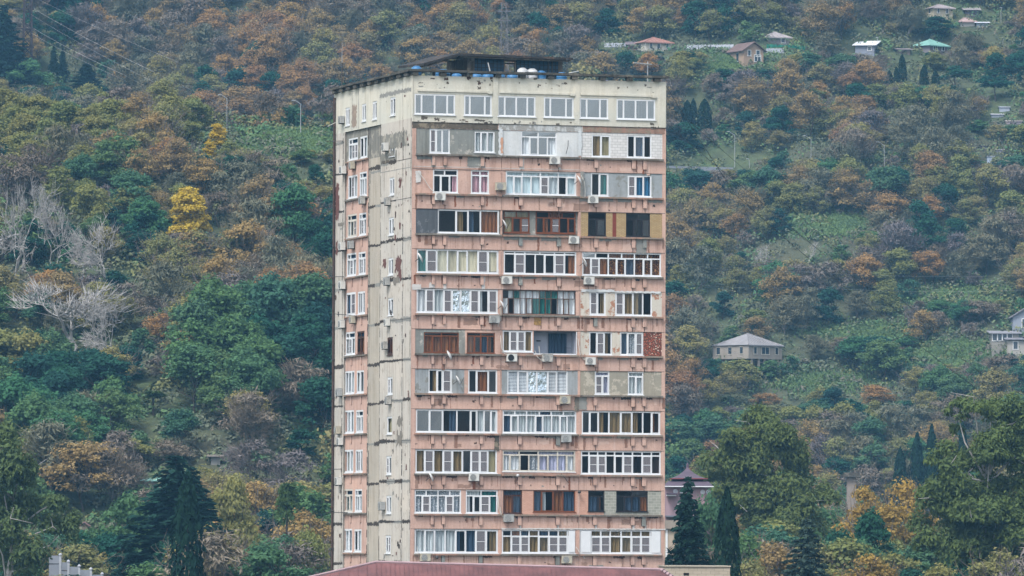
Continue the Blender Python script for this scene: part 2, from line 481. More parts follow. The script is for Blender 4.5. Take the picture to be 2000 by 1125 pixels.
# ---- window builder ------------------------------------------------
def make_window(face, a0, a1, z0, z1, divs, codes, f='w', tz=None, tdivs=None, tcodes=None, inset=.05, fw=.085, mw=.085, film=False, sill=True, label=None, sash=True, gz=None):
    """FACE maps (along, height, inward); DIVS are mullion positions, TZ a transom height"""
    fm = FRAMES[f]
    mb = MB()
    d0, d1 = inset - .035, inset + .045
    def bx(u0, u1, y0, y1, za, zb, m=fm, t=mb):
        p = [face(u0, za, y0), face(u1, zb, y1)]
        t.box(min(p[0][0], p[1][0]), max(p[0][0], p[1][0]), min(p[0][1], p[1][1]), max(p[0][1], p[1][1]), za, zb, m)
    bx(a0, a0 + fw, d0, d1, z0, z1); bx(a1 - fw, a1, d0, d1, z0, z1)
    bx(a0 + fw, a1 - fw, d0, d1, z0, z0 + fw * 1.25); bx(a0 + fw, a1 - fw, d0, d1, z1 - fw, z1)
    zi0, zi1 = z0 + fw * 1.25, z1 - fw
    zt = None
    if tz is not None:
        zt = tz
        bx(a0 + fw, a1 - fw, d0 + .004, d1 - .004, zt - mw / 2, zt + mw / 2)
    lights = []
    top = zt - mw / 2 if zt is not None else zi1
    e = [a0 + fw] + list(divs) + [a1 - fw]
    for i, d in enumerate(divs): bx(d - mw / 2, d + mw / 2, d0 + .002, d1 - .002, zi0, top)
    for i in range(len(e) - 1):
        lights.append((e[i] + (mw / 2 if i else 0), e[i + 1] - (mw / 2 if i < len(e) - 2 else 0), zi0, top, codes[i] if i < len(codes) else 'D'))
    if zt is not None:
        td = list(tdivs if tdivs is not None else divs)
        for d in td: bx(d - mw / 2, d + mw / 2, d0 + .002, d1 - .002, zt + mw / 2, zi1)
        e2 = [a0 + fw] + td + [a1 - fw]
        for i in range(len(e2) - 1):
            c = (tcodes[i] if tcodes and i < len(tcodes) else 'D')
            lights.append((e2[i] + (mw / 2 if i else 0), e2[i + 1] - (mw / 2 if i < len(e2) - 2 else 0), zt + mw / 2, zi1, c))
    for i, (l, r, b, t, c) in enumerate(lights):        # opening sashes stand a little proud
        if (c == 'M' or (sash and i % 3 == 1 and b < top - .2)) and r - l > .25:
            s = .035
            bx(l, l + s, d0 - .014, d0 + .03, b, t); bx(r - s, r, d0 - .014, d0 + .03, b, t)
            bx(l + s, r - s, d0 - .014, d0 + .03, b, b + s); bx(l + s, r - s, d0 - .014, d0 + .03, t - s, t)
    if sill:
        bx(a0 - .05, a1 + .05, d0 - .09, d0 - .002, z0 - .03, z0 + .025, UPVC if f in 'wo' else fm)
    w = mb.build('window', tower)
    if label: w['label'] = label
    gb = MB()
    for (l, r, b, t, c) in lights:
        if c == 'E': continue                            # an open or missing light
        j = [random.uniform(-.004, .004) for _ in range(4)]
        y = inset + .012
        gb.poly([face(l, b, y + j[0]), face(r, b, y + j[1]), face(r, t, y + j[2]), face(l, t, y + j[3])], FILM if (film or c == 'N') else random.choice([GLASS, GLASS, *GLASSES]))
    if gb.f: gb.build('pane', w)
    run = []                                             # curtains: one cloth per run of like lights
    for q in lights + [(9e9, 9e9, 0, 0, '')]:
        if run and (q[4] != run[-1][4] or abs(q[2] - run[-1][2]) > .02):
            c = run[-1][4]
            l, r, b, t = run[0][0] - .03, run[-1][1] + .03, run[0][2] - .03, run[0][3] + .03
            up = c.upper()
            if c == 'M':
                sb = MB()
                for (l2, r2, b2, t2, _) in run:
                    sb.poly([face(l2, b2, d0 + .004), face(r2, b2, d0 + .004), face(r2, t2, d0 + .004), face(l2, t2, d0 + .004)], SCREEN)
                    bx(l2, r2, d0 - .006, d0 + .002, b2 + (t2 - b2) * .47, b2 + (t2 - b2) * .47 + .035, UPVC, sb)
                sb.build('insect_screen', w)
            elif c == 'F':
                fb = MB(); n = max(3, int((r - l) / .09)); m = 6
                g = [[face(l + (r - l) * i / n, b + (t - b) * k / m, inset + .07 + random.uniform(-.02, .02)) for i in range(n + 1)] for k in range(m + 1)]
                for k in range(m):
                    for i in range(n): fb.poly([g[k][i], g[k][i + 1], g[k + 1][i + 1], g[k + 1][i]], FOIL)
                fb.build('foil_lining', w)
            elif c == 'H':
                hb = MB(); n = int((t - b) / .1)
                for k in range(n):
                    z = b + (t - b) * (k + .5) / n
                    hb.poly([face(l, z - .04, inset + .055), face(r, z - .04, inset + .055), face(r, z + .03, inset + .1), face(l, z + .03, inset + .1)], CUR['W'])
                hb.build('slatted_blind', w)
            elif up in CUR:
                m = CUR[up]
                if c.islower():                          # half drawn
                    if random.random() < .5: r = l + (r - l) * random.uniform(.4, .65)
                    else: l = r - (r - l) * random.uniform(.4, .65)
                cb = MB(); n = max(4, int((r - l) / .055)); ph = random.uniform(0, 6)
                flat = up in 'KCO'
                def yy(i): return inset + .13 + (.008 if flat else .055) * math.sin(i * 1.25 + ph + .5 * math.sin(i * .37))
                if c == 'C' and random.random() < .4: b += .1
                for i in range(n):
                    x0, x1 = l + (r - l) * i / n, l + (r - l) * (i + 1) / n
                    cb.poly([face(x0, b, yy(i)), face(x1, b, yy(i + 1)), face(x1, t, yy(i + 1)), face(x0, t, yy(i))], m)
                cb.build('curtain', w, smooth=True)
            run = []
        if q[4] and q[4] in 'TCWBGPRLOKSQXYFMHtcwbgprsxyq': run.append(q)
        else: run = []
    return w

# ---- front face ----------------------------------------------------
SILL_L = [None, 299.7, 376.8, 455.2, 533.2, 611.5, 689.5, 767.5, 845.3, 924.6, 1003.2, 1081]
HEAD_L = [None, 250, 329.5, 407.5, 486, 563, 642.5, 720.5, 798.8, 877.3, 956, 1033.3]
ZS = [None] + [FU(812, y)[1] for y in SILL_L[1:]]
ZH = [None] + [FU(812, y)[1] for y in HEAD_L[1:]]
BAYS = [(811.5, 977), (980.5, 1129.5), (1134, 1293)]
BU = [(FU(a, 600)[0], FU(b, 600)[0]) for a, b in BAYS]
ZCREAM = FU(812, 237.5)[1]
TOPW = [((809.5, 184, 889, 222.5), (823.5, 849, 873.5)), ((906, 185.5, 960.5, 226), (917.7, 947)), ((972, 187.5, 1046, 227.5), (986, 1008.4, 1030)),
        ((1062, 190, 1120.5, 230.5), (1075, 1105.6)), ((1132, 192.5, 1188, 232), (1146, 1172)), ((1204, 194, 1280, 234.5), (1218, 1241.5, 1264))]

# windows of the storeys below, in photo pixels: (storey, x0, y0, x1, y1, frame, mullions, lights, transom, top mullions, top lights)
WIN = [
 (1, 839, 253, 879, 296.5, 'w', (852, 864.5), 'MNN', None, None, None),
 (1, 927, 256.6, 966.5, 298, 'w', (939.6, 953), 'SSS', None, None, None),
 (1, 1017.6, 258, 1088, 302, 'w', (1034.6, 1051.7, 1070), 'WNNW', 267.7, (1051.5,), 'NN'),
 (1, 1156, 263.5, 1193, 306.5, 'w', (1174,), 'TO', None, None, None),
 (1, 1225, 264.5, 1273, 309.5, 'w', (1240, 1258), 'DQD', None, None, None),
 (2, 846, 332, 895, 375, 'w', (861, 879), 'DDp', 342.6, (869,), 'DD'),
 (2, 920, 333, 955.6, 375.5, 'w', (938,), 'PP', 342.6, (938,), 'PP'),
 (2, 988, 335, 1126, 379.8, 'w', (1003.7, 1020, 1038, 1056, 1072, 1091, 1107), 'KKKKMSDK', 344.8, (1021, 1056, 1091), 'KKKK'),
 (2, 1154.5, 340, 1189, 382, 'w', (1171,), 'DG', None, None, None),
 (2, 1226, 342.6, 1273, 385.5, 'w', (1241.5, 1257.5), 'MBB', None, None, None),
 (3, 855, 409.5, 975, 454.5, 'w', (891, 915, 939), 'DtqR', None, None, None),
 (3, 985.6, 413, 1036, 454.6, 'b', (1002.6, 1019), 'ODM', 424.8, (1010.7,), 'OO'),
 (3, 1048.5, 413, 1126, 455.5, 'b', (1063.4, 1078.8, 1094.8, 1111.4), 'DrMDD', 425.5, (1074, 1099.7), 'DRD'),
 (3, 1149, 417, 1184, 459.5, 'k', (1166,), 'DD', 428, (), 'D'),
 (3, 1223, 418, 1270, 460, 'k', (1238, 1255), 'DDD', 429, (1246,), 'DD'),
 (4, 814.5, 487, 974, 532.5, 'w', (833.6, 853.7, 874.6, 893.8, 913.4, 933.9, 953.5), 'GMCCCCMC', None, None, None),
 (4, 984, 490, 1126, 536, 'w', (1005.9, 1025.7, 1046, 1064, 1083.7, 1103.3), 'DMDDDMr', 496.6, (1005.9, 1025.7, 1055, 1083.7, 1103.3), 'DDDDDD'),
 (4, 1137.4, 493, 1291.6, 537.5, 'w', (1154.5, 1171, 1188.8, 1204.6, 1222, 1239.8, 1257, 1273), 'RMRXXQXXX', 505, (1163.7, 1188.8, 1214.9, 1239.8, 1265.6), 'NDRRXX'),
 (5, 813.8, 564, 972.7, 610.6, 'w', (832, 848, 867, 883, 900.6, 919, 936, 954.6), 'WMSMFFMsM', None, None, None),
 (5, 982, 568, 1125, 612, 'r', (993, 1004, 1016.5, 1028, 1040, 1054, 1065.6, 1077, 1090, 1101, 1112), 'WDWWWGGGDWWW', 583, (1004, 1016.5, 1028, 1040, 1054, 1065.6, 1077, 1090, 1101, 1112), 'wGWWWGGGWWWW'),
 (5, 1151.5, 571, 1183.5, 613, 'w', (1167,), 'Mt', None, None, None),
 (5, 1201.6, 572.7, 1274, 616, 'w', (1218.5, 1237, 1256), 'MTtD', None, None, None),
 (6, 828, 649, 896.6, 686, 'b', (845, 863, 879), 'RRRR', 656, (863,), 'DD'),
 (6, 912, 649.5, 967, 687, 'b', (926.8, 940, 953), 'RDQr', 656.5, (940,), 'DD'),
 (6, 982, 646, 1040.6, 687.5, 'w', (996, 1011, 1025.7), 'TMMT', None, None, None),
 (6, 1151, 648.6, 1196, 691, 'w', (1166, 1180.7), 'DMt', None, None, None),
 (6, 1211.6, 650, 1257, 692, 'w', (1226, 1242), 'QYM', None, None, None),
 (7, 837, 721.5, 883, 765, 'w', (854, 865), 'tDM', None, None, None),
 (7, 914.7, 722.6, 971.6, 766, 'w', (931, 954.6), 'DRD', None, None, None),
 (7, 991, 721.5, 1109, 768, 'w', (1012, 1031, 1049, 1070, 1088), 'HHFFHH', None, None, None),
 (7, 1162, 725, 1190.7, 770.5, 'w', (1177,), 'ML', 734, (), 'L'),
 (7, 1226.6, 726, 1257, 771, 'w', (1242,), 'SS', 735.5, (), 'S'),
 (8, 812.7, 799.8, 972, 843.4, 'w', (839, 865.4, 893, 919.4, 932, 946, 959), 'NNqDDSNS', None, None, None),
 (8, 982, 801, 1126, 845, 'w', (998.4, 1012.7, 1029, 1046, 1061, 1078, 1094, 1108.6), 'QSSSQSSSS', 811.4, (1006, 1029, 1054, 1077, 1101), 'SSSQSS'),
 (8, 1136.6, 803.6, 1290, 848, 'w', (1152, 1169.4, 1190, 1212.7, 1235, 1256, 1273), 'DDtTTtDr', None, None, None),
 (9, 811.7, 878.6, 971, 922.8, 'w', (829.8, 847.5, 866, 883.5, 904, 920.4, 937.5, 953.5), 'TMTMTDMMO', None, None, None),
 (9, 982, 879, 1124, 921.3, 'o', (996, 1016, 1033.6, 1052, 1071, 1089.7, 1107), 'WWDYLLLW', 888.6, (1014.5, 1051.7, 1089.5), 'LDLL'),
 (9, 1135, 880.8, 1291, 924.3, 'w', (1151, 1168, 1184, 1201, 1217.6, 1236, 1254.7, 1273), 'DMMDDMDMD', 890, None, 'DDDDDDDDD'),
 (10, 810, 957, 901, 1000.5, 'w', (825, 840.6, 856, 871, 886), 'YMYYMY', 968, (833, 856, 879), 'YYYY'),
 (10, 910, 957.5, 972.4, 1001, 'w', (925, 939, 957), 'wDMG', 968.5, (940,), 'SG'),
 (10, 983, 957.5, 1020, 1000.5, 'd', (1001,), 'RQ', 967.5, (), 'Q'),
 (10, 1042, 958, 1124, 1000, 'b', (1058, 1081, 1100), 'QsRQ', None, None, None),
 (10, 1149, 960, 1181, 999.5, 'k', (1169,), 'Qr', 969, (), 'D'),
 (10, 1204, 960, 1265.5, 999.8, 'k', (1220, 1235, 1250), 'DQQR', 970, (1235,), 'DD'),
 (11, 810, 1034.6, 973, 1079, 'w', (830, 849.6, 870, 890, 910, 929.6, 949.6), 'SSSSqQMt', None, None, None),
 (11, 980.5, 1035, 1124, 1080, 'w', (999, 1017, 1034, 1052.5, 1072.5, 1091, 1109), 'TMMTTMMV', 1047.5, None, 'VRQTQQTV'),
 (11, 1133.7, 1036, 1291, 1080.5, 'w', (1155, 1174, 1192.5, 1213.7, 1233.7, 1252.5, 1270.7), 'VMMTTMMV', 1048, None, 'VTTTTTTV'),
]
# what fills each balcony opening round its windows: (storey, bay) -> [(x0, x1, render)]
FILL = {(1, 0): [(811.5, 977, GREY)], (1, 1): [(980.5, 1129.5, WHITE)], (1, 2): [(1134, 1293, WBRICK)],
        (2, 2): [(1134, 1293, GREY2)], (3, 0): [(811.5, 855, STONE), (855, 977, CONC)], (3, 1): [(980.5, 1129.5, GREY)], (3, 2): [(1134, 1196, YBRICK), (1196, 1203.5, RBRICK), (1203.5, 1293, YBRICK)],
        (5, 2): [(1134, 1293, PALEP)], (6, 0): [(811.5, 909, GREY), (909, 977, PINK)], (6, 2): [(1134, 1196, PALEP), (1196, 1211.6, PALEP), (1211.6, 1257, PALEP), (1257, 1293, RUBBLE)],
        (7, 0): [(811.5, 908, GREY2), (908, 977, PINK)], (7, 1): [(980.5, 1129.5, GREY2)], (7, 2): [(1134, 1293, TANC)],
        (10, 1): [(980.5, 1020, PINK), (1020, 1129.5, PBRICK)], (10, 2): [(1134, 1181, PBRICK), (1181, 1293, GBLOCK)], (11, 2): [(1134, 1293, WHITE)]}
FILLNAME = {GREY: 'grey cement infill', GREY2: 'pale grey cement infill', WHITE: 'white plastered infill', WBRICK: 'white painted block infill', STONE: 'dark stone infill',
            YBRICK: 'yellow brick infill', RBRICK: 'red brick strip', PALEP: 'flaking white plaster infill', RUBBLE: 'bare red brick rubble infill', TANC: 'tan cement infill',
            PBRICK: 'pink brick infill', GBLOCK: 'grey block infill'}

def rect(w, yk=None):
    u0, za = FU(w[0], w[3]); u1, _ = FU(w[2], w[3])
    return u0, u1, za, FU((w[0] + w[2]) / 2, w[1])[1]

wall = MB()
tops = [rect(b) for b, d in TOPW]
zt0 = sum(t[2] for t in tops) / 6; zt1 = sum(t[3] for t in tops) / 6
tops = [(t[0], t[1], zt0, zt1) for t in tops]
holed(wall, FR, 0, U1, ZCREAM, ZTOP, tops, CREAM, .22)
holes = [(b[0], b[1], ZS[k], ZH[k]) for k in range(1, 12) for b in BU]
holed(wall, FR, 0, U1, 0, ZCREAM - .0, holes, PINK, .26, .02)
wall.poly([FR(0, ZCREAM, 0), FR(0, ZCREAM, .02), FR(U1, ZCREAM, .02), FR(U1, ZCREAM, 0)], CREAM)
# right-hand and rear walls
wall.poly([(U1, .02, 0), (U1, V1, 0), (U1, V1, ZCREAM), (U1, .02, ZCREAM)], PINK)
wall.poly([(U1, 0, ZCREAM), (U1, V1, ZCREAM), (U1, V1, ZTOP), (U1, 0, ZTOP)], CREAM)
wall.poly([(0, V1, 0), (0, V1, ZTOP), (U1, V1, ZTOP), (U1, V1, 0)], BEIGE)
PB = lambda mb, x0, y0, x1, y1, m, lift, **k: (lambda a, b: jag(mb, FR, a[0], b[0], b[1], a[1], m, lift - .02, **k))(FU(x0, y0), FU(x1, y1))
# top-floor trim: shallow panels under the parapet and end pilasters
for (x0, x1) in ((815, 961), (975, 1122), (1134, 1281)):
    a, z1 = FU(x0, 150 + (x0 - 806) * .0245 + 24); b, _ = FU(x1, 180)
    wall.box(a, b, -.07, -.001, z1 - .14, z1, CREAM)
    wall.box(b - .35, b, -.12, -.072, z1 - .2, z1 - .01, CREAM)
for x0, x1 in ((799, 806.5), (962, 973), (1122, 1132), (1287, 1300)):
    a, b = max(FU(x0, 200)[0], 0.0), min(FU(x1, 200)[0], U1)
    wall.box(a, b, -.045, -.001, ZCREAM, ZTOP, CREAM)
# torn strips and old filler on the front (each patch a hair proud of the next)
BB = lambda x0, x1, m, za=.01, zb_=.02: jag(wall, FR, max(FU(x0, 245)[0], .02), min(FU(x1, 245)[0], U1 - .02), ZH[1] + za, ZCREAM - zb_, m, -.012, .12, .03)
BB(804, 973, BROWNC)
BB(1139, 1299, weathered('stained_pink_band', lin('#a98472'), lin('#5d5148'), lin('#8d8070'), .58, .8))
BB(974, 1138, weathered('stained_white_band', lin('#cfcfcc'), lin('#6d6c68'), lin('#9b9a96'), .58, .9))
PB(wall, 974, 252, 982, 303, WHITE, .03, amp=.06); PB(wall, 1128.5, 256, 1136, 304, WHITE, .03, amp=.05)
PB(wall, 978, 268, 982, 300, plain('bare_plaster', lin('#c79b80'), .9), .036, amp=.05)
for q in ((808, 325, 1133, 331.5, WPATCH), (812, 334, 822, 356, WPATCH), (842, 305, 850, 326, GPATCH), (866, 305, 872, 326, GPATCH), (942, 305, 947, 327, GPATCH),
          (913, 306, 942, 326, GREY), (814, 305, 845, 311, GREY), (1015, 304, 1023, 331, WPATCH), (1091, 306, 1096, 332, WPATCH), (805, 555, 822, 566, WPATCH), (838, 552, 848, 562, WPATCH),
          (866, 552, 872, 564, WPATCH), (941, 540, 947, 565, WPATCH), (804, 561, 990, 564.5, WPATCH), (1135, 565, 1200, 571, WHITE), (1200, 568, 1290, 573, WHITE),
          (984, 462, 1015, 469, GPATCH), (1019, 461, 1050, 469, GPATCH), (1057, 463, 1088, 471, GPATCH), (1132, 386, 1150, 394, GPATCH), (1170, 388, 1198, 394, GPATCH), (1206, 389, 1235, 395, GPATCH), (1266, 391, 1294, 396, GPATCH),
          (1243, 465, 1262, 495, GPATCH), (1134, 335, 1140, 385, GPATCH), (1122, 776, 1131, 803, CONC), (1256, 466, 1262, 484, GPATCH), (1122, 700, 1129, 722, PINK), (966, 846, 975, 880, BROWNC), (1130, 775, 1146, 800, GPATCH),
          (1040, 1031.5, 1300, 1035, WPATCH), (980, 1031.5, 1040, 1034.5, WPATCH), (1015, 1023, 1018, 1033, WPATCH), (1089, 1024, 1092, 1033, WPATCH), (1163, 1024, 1166, 1033, WPATCH), (1236, 1025, 1239, 1034, WPATCH), (1259, 1025, 1262, 1034, WPATCH),
          (1043, 620, 1056, 635, plain('ochre_patch', lin('#b9935a'), .9, .3, 8)), (988, 538, 1012, 544, GPATCH), (1022, 539, 1048, 545, GPATCH), (1058, 540, 1086, 547, GPATCH), (1135, 851, 1158, 855, TANC), (1168, 852, 1195, 856, TANC), (1205, 852, 1232, 857, TANC),
          (990, 772, 1011, 778, GPATCH), (1057, 773, 1084, 778, GPATCH), (1264, 697, 1287, 704, GPATCH), (1020, 1104, 1047, 1110, GPATCH), (1150, 1104, 1178, 1111, GPATCH), (1244, 853, 1262, 875, None)):
    if q[4] is not None: PB(wall, *q, .024 + .0006 * random.randint(0, 9), amp=.035, step=.09)
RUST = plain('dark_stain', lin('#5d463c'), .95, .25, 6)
rs = random.Random(3)
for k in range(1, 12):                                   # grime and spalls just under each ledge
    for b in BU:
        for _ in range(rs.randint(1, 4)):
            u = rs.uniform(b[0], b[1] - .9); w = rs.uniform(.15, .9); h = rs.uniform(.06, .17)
            jag(wall, FR, u, u + w, ZS[k] - .14 - h, ZS[k] - .14, rs.choice([RUST, SEAL_AND_SHADE, GPATCH, RUST]), -.014 + .0004 * rs.randint(0, 9), .06, .05, rs)
    for _ in range(5):
        u, z = rs.uniform(.3, U1 - .5), ZS[k] - rs.uniform(.3, 1.0)
        jag(wall, FR, u, u + rs.uniform(.05, .2), z, z + rs.uniform(.04, .15), rs.choice([RUST, GPATCH, SEAL_AND_SHADE]), -.013, .05, .04, rs)
BL = [(842.6, 848), (864.5, 870.5), (937.5, 944), (1012.5, 1019.5), (1087, 1094.5), (1159.5, 1166.5), (1233, 1240), (1255, 1262)]
for k in range(1, 12):                                   # joints between the parapet panels
    za, zb = ZS[k] - .14, (ZH[k + 1] if k < 11 else ZS[11] - 1.15)
    for i, (x0, x1) in enumerate(BL):
        u = FU((x0 + x1) / 2 + (.8 if i % 2 else -.8), 600)[0]
        if rs.random() < .85: wall.box(u - .02, u + .02, .012, .019, zb, za - .62 * rs.uniform(.9, 1), DARKJ)
    if k < 11: wall.box(.05, U1 - .05, .014, .0195, ZH[k + 1] + .004, ZH[k + 1] + .03, SEAL_AND_SHADE)
STRK = [plain('rain_streak_brown', lin('#94705f'), .95, .15, 3), plain('rain_streak_grey', lin('#a18374'), .95, .15, 3), plain('rain_streak_pale', lin('#d2b3a4'), .95, .1, 3), plain('rust_run', lin('#8f5c45'), .95, .2, 3)]
for k in range(1, 12):                                   # runs of rain and rust below the ledges
    for _ in range(rs.randint(24, 38)):
        u = rs.uniform(.1, U1 - .2); w = rs.choice([.03, .05, .08, .14, .22]); h = rs.uniform(.25, 1.05)
        jag(wall, FR, u, u + w, ZS[k] - .13 - h, ZS[k] - .13, rs.choices(STRK, [4, 5, 2, 1])[0], -.0152 + .0003 * rs.randint(0, 6), .1, .025, rs)
    for _ in range(rs.randint(2, 5)):                    # repainted patches
        u = rs.uniform(.1, U1 - 1.5); z = ZS[k] - rs.uniform(.7, 1.05)
        jag(wall, FR, u, u + rs.uniform(.4, 1.4), z, z + rs.uniform(.2, .5), rs.choice([STRK[2], STRK[1]]), -.0162, .12, .05, rs)
for x in (978.7, 1131.5):
    u = FU(x, 600)[0]
    for k in range(1, 12): wall.box(u - .008, u + .008, .013, .0192, ZS[k] - 1.1, ZS[k] + (1.6 if rs.random() < .5 else -.2), DARKJ)
for z in (ZCREAM,):
    wall.box(.02, U1, -.02, -.001, z - .035, z - .001, SEAL_AND_SHADE)
ck = random.Random(9)
for _ in range(95):                                      # flaking of the cream paint
    x = ck.choice([ck.uniform(812, 870), ck.uniform(925, 960), ck.uniform(1000, 1130), ck.uniform(1200, 1290), ck.uniform(860, 960)])
    y = ck.choice([ck.uniform(150, 172), ck.uniform(232, 241)]) + (x - 806) * .024
    u, z = FU(x, y)
    s = ck.uniform(.04, .24)
    jag(wall, FR, u, u + s * ck.uniform(.6, 2), z, z + s * ck.uniform(.3, 1.0), ck.choice([BROWNC, GPATCH, RUST, BROWNC]), .004 + .0004 * ck.randint(0, 9), .05, .05, ck)
wall.build('front_wall', tower)

def hole_windows(rects, u0, u1):
    return [r for r in rects if r[1] > u0 and r[0] < u1]

wr = {}
for w in WIN:
    k = w[0]
    u0, u1, z0, z1 = rect(w[1:5])
    b = min(range(3), key=lambda i: abs(sum(BU[i]) - u0 - u1))
    z0, z1 = max(z0, ZS[k] + .015), min(z1, ZH[k] - .004)
    if z0 - ZS[k] < .14: z0 = ZS[k] + .02
    if ZH[k] - z1 < .10: z1 = ZH[k] - .004
    u0, u1 = max(u0, BU[b][0] + .003), min(u1, BU[b][1] - .003)
    wr.setdefault((k, b), []).append((u0, u1, z0, z1, w))
for k in range(1, 12):
    for b in range(3):
        ws = wr.get((k, b), [])
        hl = [q[:4] for q in ws]
        parts = FILL.get((k, b), [(BAYS[b][0], BAYS[b][1], PINK)])
        if (k, b) == (6, 1):
            ua, ub = FU(1043, 600)[0], FU(1126, 600)[0]
            hl.append((ua, ub, ZS[k] + .02, ZH[k] - .02))
        for i, (x0, x1, m) in enumerate(parts):
            u0 = BU[b][0] if i == 0 else FU(x0, 600)[0]
            u1 = BU[b][1] if i == len(parts) - 1 else FU(x1, 600)[0]
            mb = MB()
            holed(mb, FR, u0, u1, ZS[k], ZH[k], hole_windows(hl, u0, u1), m, .12, .05 if m is not GREY or k != 3 else .3)
            if not mb.f: continue
            o = mb.build('infill_panel', tower)
            if m in FILLNAME: o['label'] = FILLNAME[m]
        for (u0, u1, z0, z1, w) in ws:
            f = w[5]
            dv = [FU(x, w[4])[0] for x in w[6]]
            tz = FU((w[1] + w[3]) / 2, w[8])[1] if w[8] else None
            td = [FU(x, w[4])[0] for x in w[9]] if w[9] is not None else None
            deep = (.27 if (k, b) == (3, 1) else .11)
            lab = {'b': 'brown wooden framed window', 'd': 'dark brown framed window', 'k': 'black framed window', 'r': 'old window with thin rusty bars', 'o': 'older window in worn white paint'}.get(f)
            thin = f == 'r'
            o = make_window(FR, u0, u1, z0, z1, dv, w[7], f, tz, td, w[10], inset=deep, fw=.05 if thin else (.07 if f in 'bdk' else .095), mw=.035 if thin else (.075 if f in 'bdk' else .09), label=lab, sill=not thin)
            # opaque white boards in some lights
            if 'V' in w[7]:
                e = [u0] + dv + [u1]
                for i, c in enumerate(w[7]):
                    if c == 'V':
                        vb = MB(); vb.box(e[i] + .05, e[i + 1] - .05, -.002, .02, z0 + .1, z1 - .08, UPVC); vb.build('board', o)
for (bx, dx), (u0, u1, z0, z1) in zip(TOPW, tops):
    make_window(FR, u0 + .004, u1 - .004, z0 + .004, z1 - .004, [FU(x, bx[3])[0] for x in dx], 'N' * 4, 'w', inset=.05, film=True, fw=.1, mw=.11, sash=False)

# ---- open loggia on the sixth storey, with a curtained door ----------
lb = MB()
ua, ub = FU(1043, 600)[0], FU(1126, 600)[0]
z0, z1 = ZS[6] + .021, ZH[6] - .021
dp = 1.15
lb.poly([(ua, dp, z0), (ub, dp, z0), (ub, dp, z1), (ua, dp, z1)], LAVW)
lb.poly([(ua, .06, z0), (ua, dp, z0), (ua, dp, z1), (ua, .06, z1)], LAVW)
lb.poly([(ub, .06, z0), (ub, .06, z1), (ub, dp, z1), (ub, dp, z0)], LAVW)
lb.poly([(ua, .06, z1), (ua, dp, z1), (ub, dp, z1), (ub, .06, z1)], LAVW)
lb.poly([(ua, .06, z0), (ub, .06, z0), (ub, dp, z0), (ua, dp, z0)], CONC)
lg = lb.build('loggia_recess', tower); lg['label'] = 'open loggia painted pale lavender'
cb = MB()
a, b = FU(1070, 665, dp)[0], FU(1105, 665, dp)[0]
for i in range(28):
    x0, x1 = a + (b - a) * i / 28, a + (b - a) * (i + 1) / 28
    y = lambda j: dp - .12 + .05 * math.sin(j * 1.3) + .02 * math.sin(j * 3.1)
    cb.poly([(x0, y(i), z0 + .02), (x1, y(i + 1), z0 + .02), (x1, y(i + 1), z1 - .12), (x0, y(i), z1 - .12)], CUR['Q'])
cb.build('curtain', lg, smooth=True)
mb = MB(); mb.box(ua + .55, ua + .85, dp - .04, dp - .002, z0 + .95, z0 + 1.03, DARKJ); mb.box(ub - .65, ub - .1, dp - .2, dp - .18, z0 + .5, z0 + .52, DARKJ)
mb.build('wall_fitting', lg)
mb = MB(); mb.box(ua - .02, ub + .02, .0, .06, z0 - .016, z0 + .07, UPVC); mb.box(ub, ub + .05, .0, .06, z0 + .07, z1, UPVC)
mb.build('white_trim', lg)

# ---- ledges with their brackets ---------------------------------------
LEDGE = weathered('ledge_concrete', lin('#b08b77'), lin('#5f4d43'), lin('#8a7f72'), .55, .9)
LEDGE2 = weathered('ledge_grey', lin('#8d857a'), lin('#4b453e'), lin('#6f675c'), .55, .9)
for k in range(1, 12):
    for b in range(3):
        mb = MB()
        a, c = BU[b][0] - (.02 if b else .05), BU[b][1] + .06
        m = LEDGE2 if (k + b) % 3 == 0 or k == 1 else LEDGE
        cuts = sorted([a, c] + [FU(x, 600)[0] for q in BL for x in (sum(q) / 2,) if a < FU(x, 600)[0] < c])
        for i in range(len(cuts) - 1):
            t = rs.uniform(-.012, .012)
            mb.box(cuts[i] + .006, cuts[i + 1] - .006, -.18 - t, .018, ZS[k] - .13 + t * .5, ZS[k] - .002, m)
        mb.box(a, c, -.16, .0175, ZS[k] - .1305, ZS[k] - .12, SEAL_AND_SHADE)
        led = mb.build('ledge', tower)
        for (x0, x1) in BL:
            u0, u1 = FU(x0, 600)[0], FU(x1, 600)[0]
            if a < u0 < c:
                q = MB(); h = rs.uniform(.58, .66)
                q.box(u0, u1, -.09, .0185, ZS[k] - .14 - h, ZS[k] - .134, GREY if rs.random() < .18 else PINK)
                q.box(u0 - .03, u0 - .001, .0, .0187, ZS[k] - .14 - h, ZS[k] - .14, DARKJ)
                q.build('bracket', led)

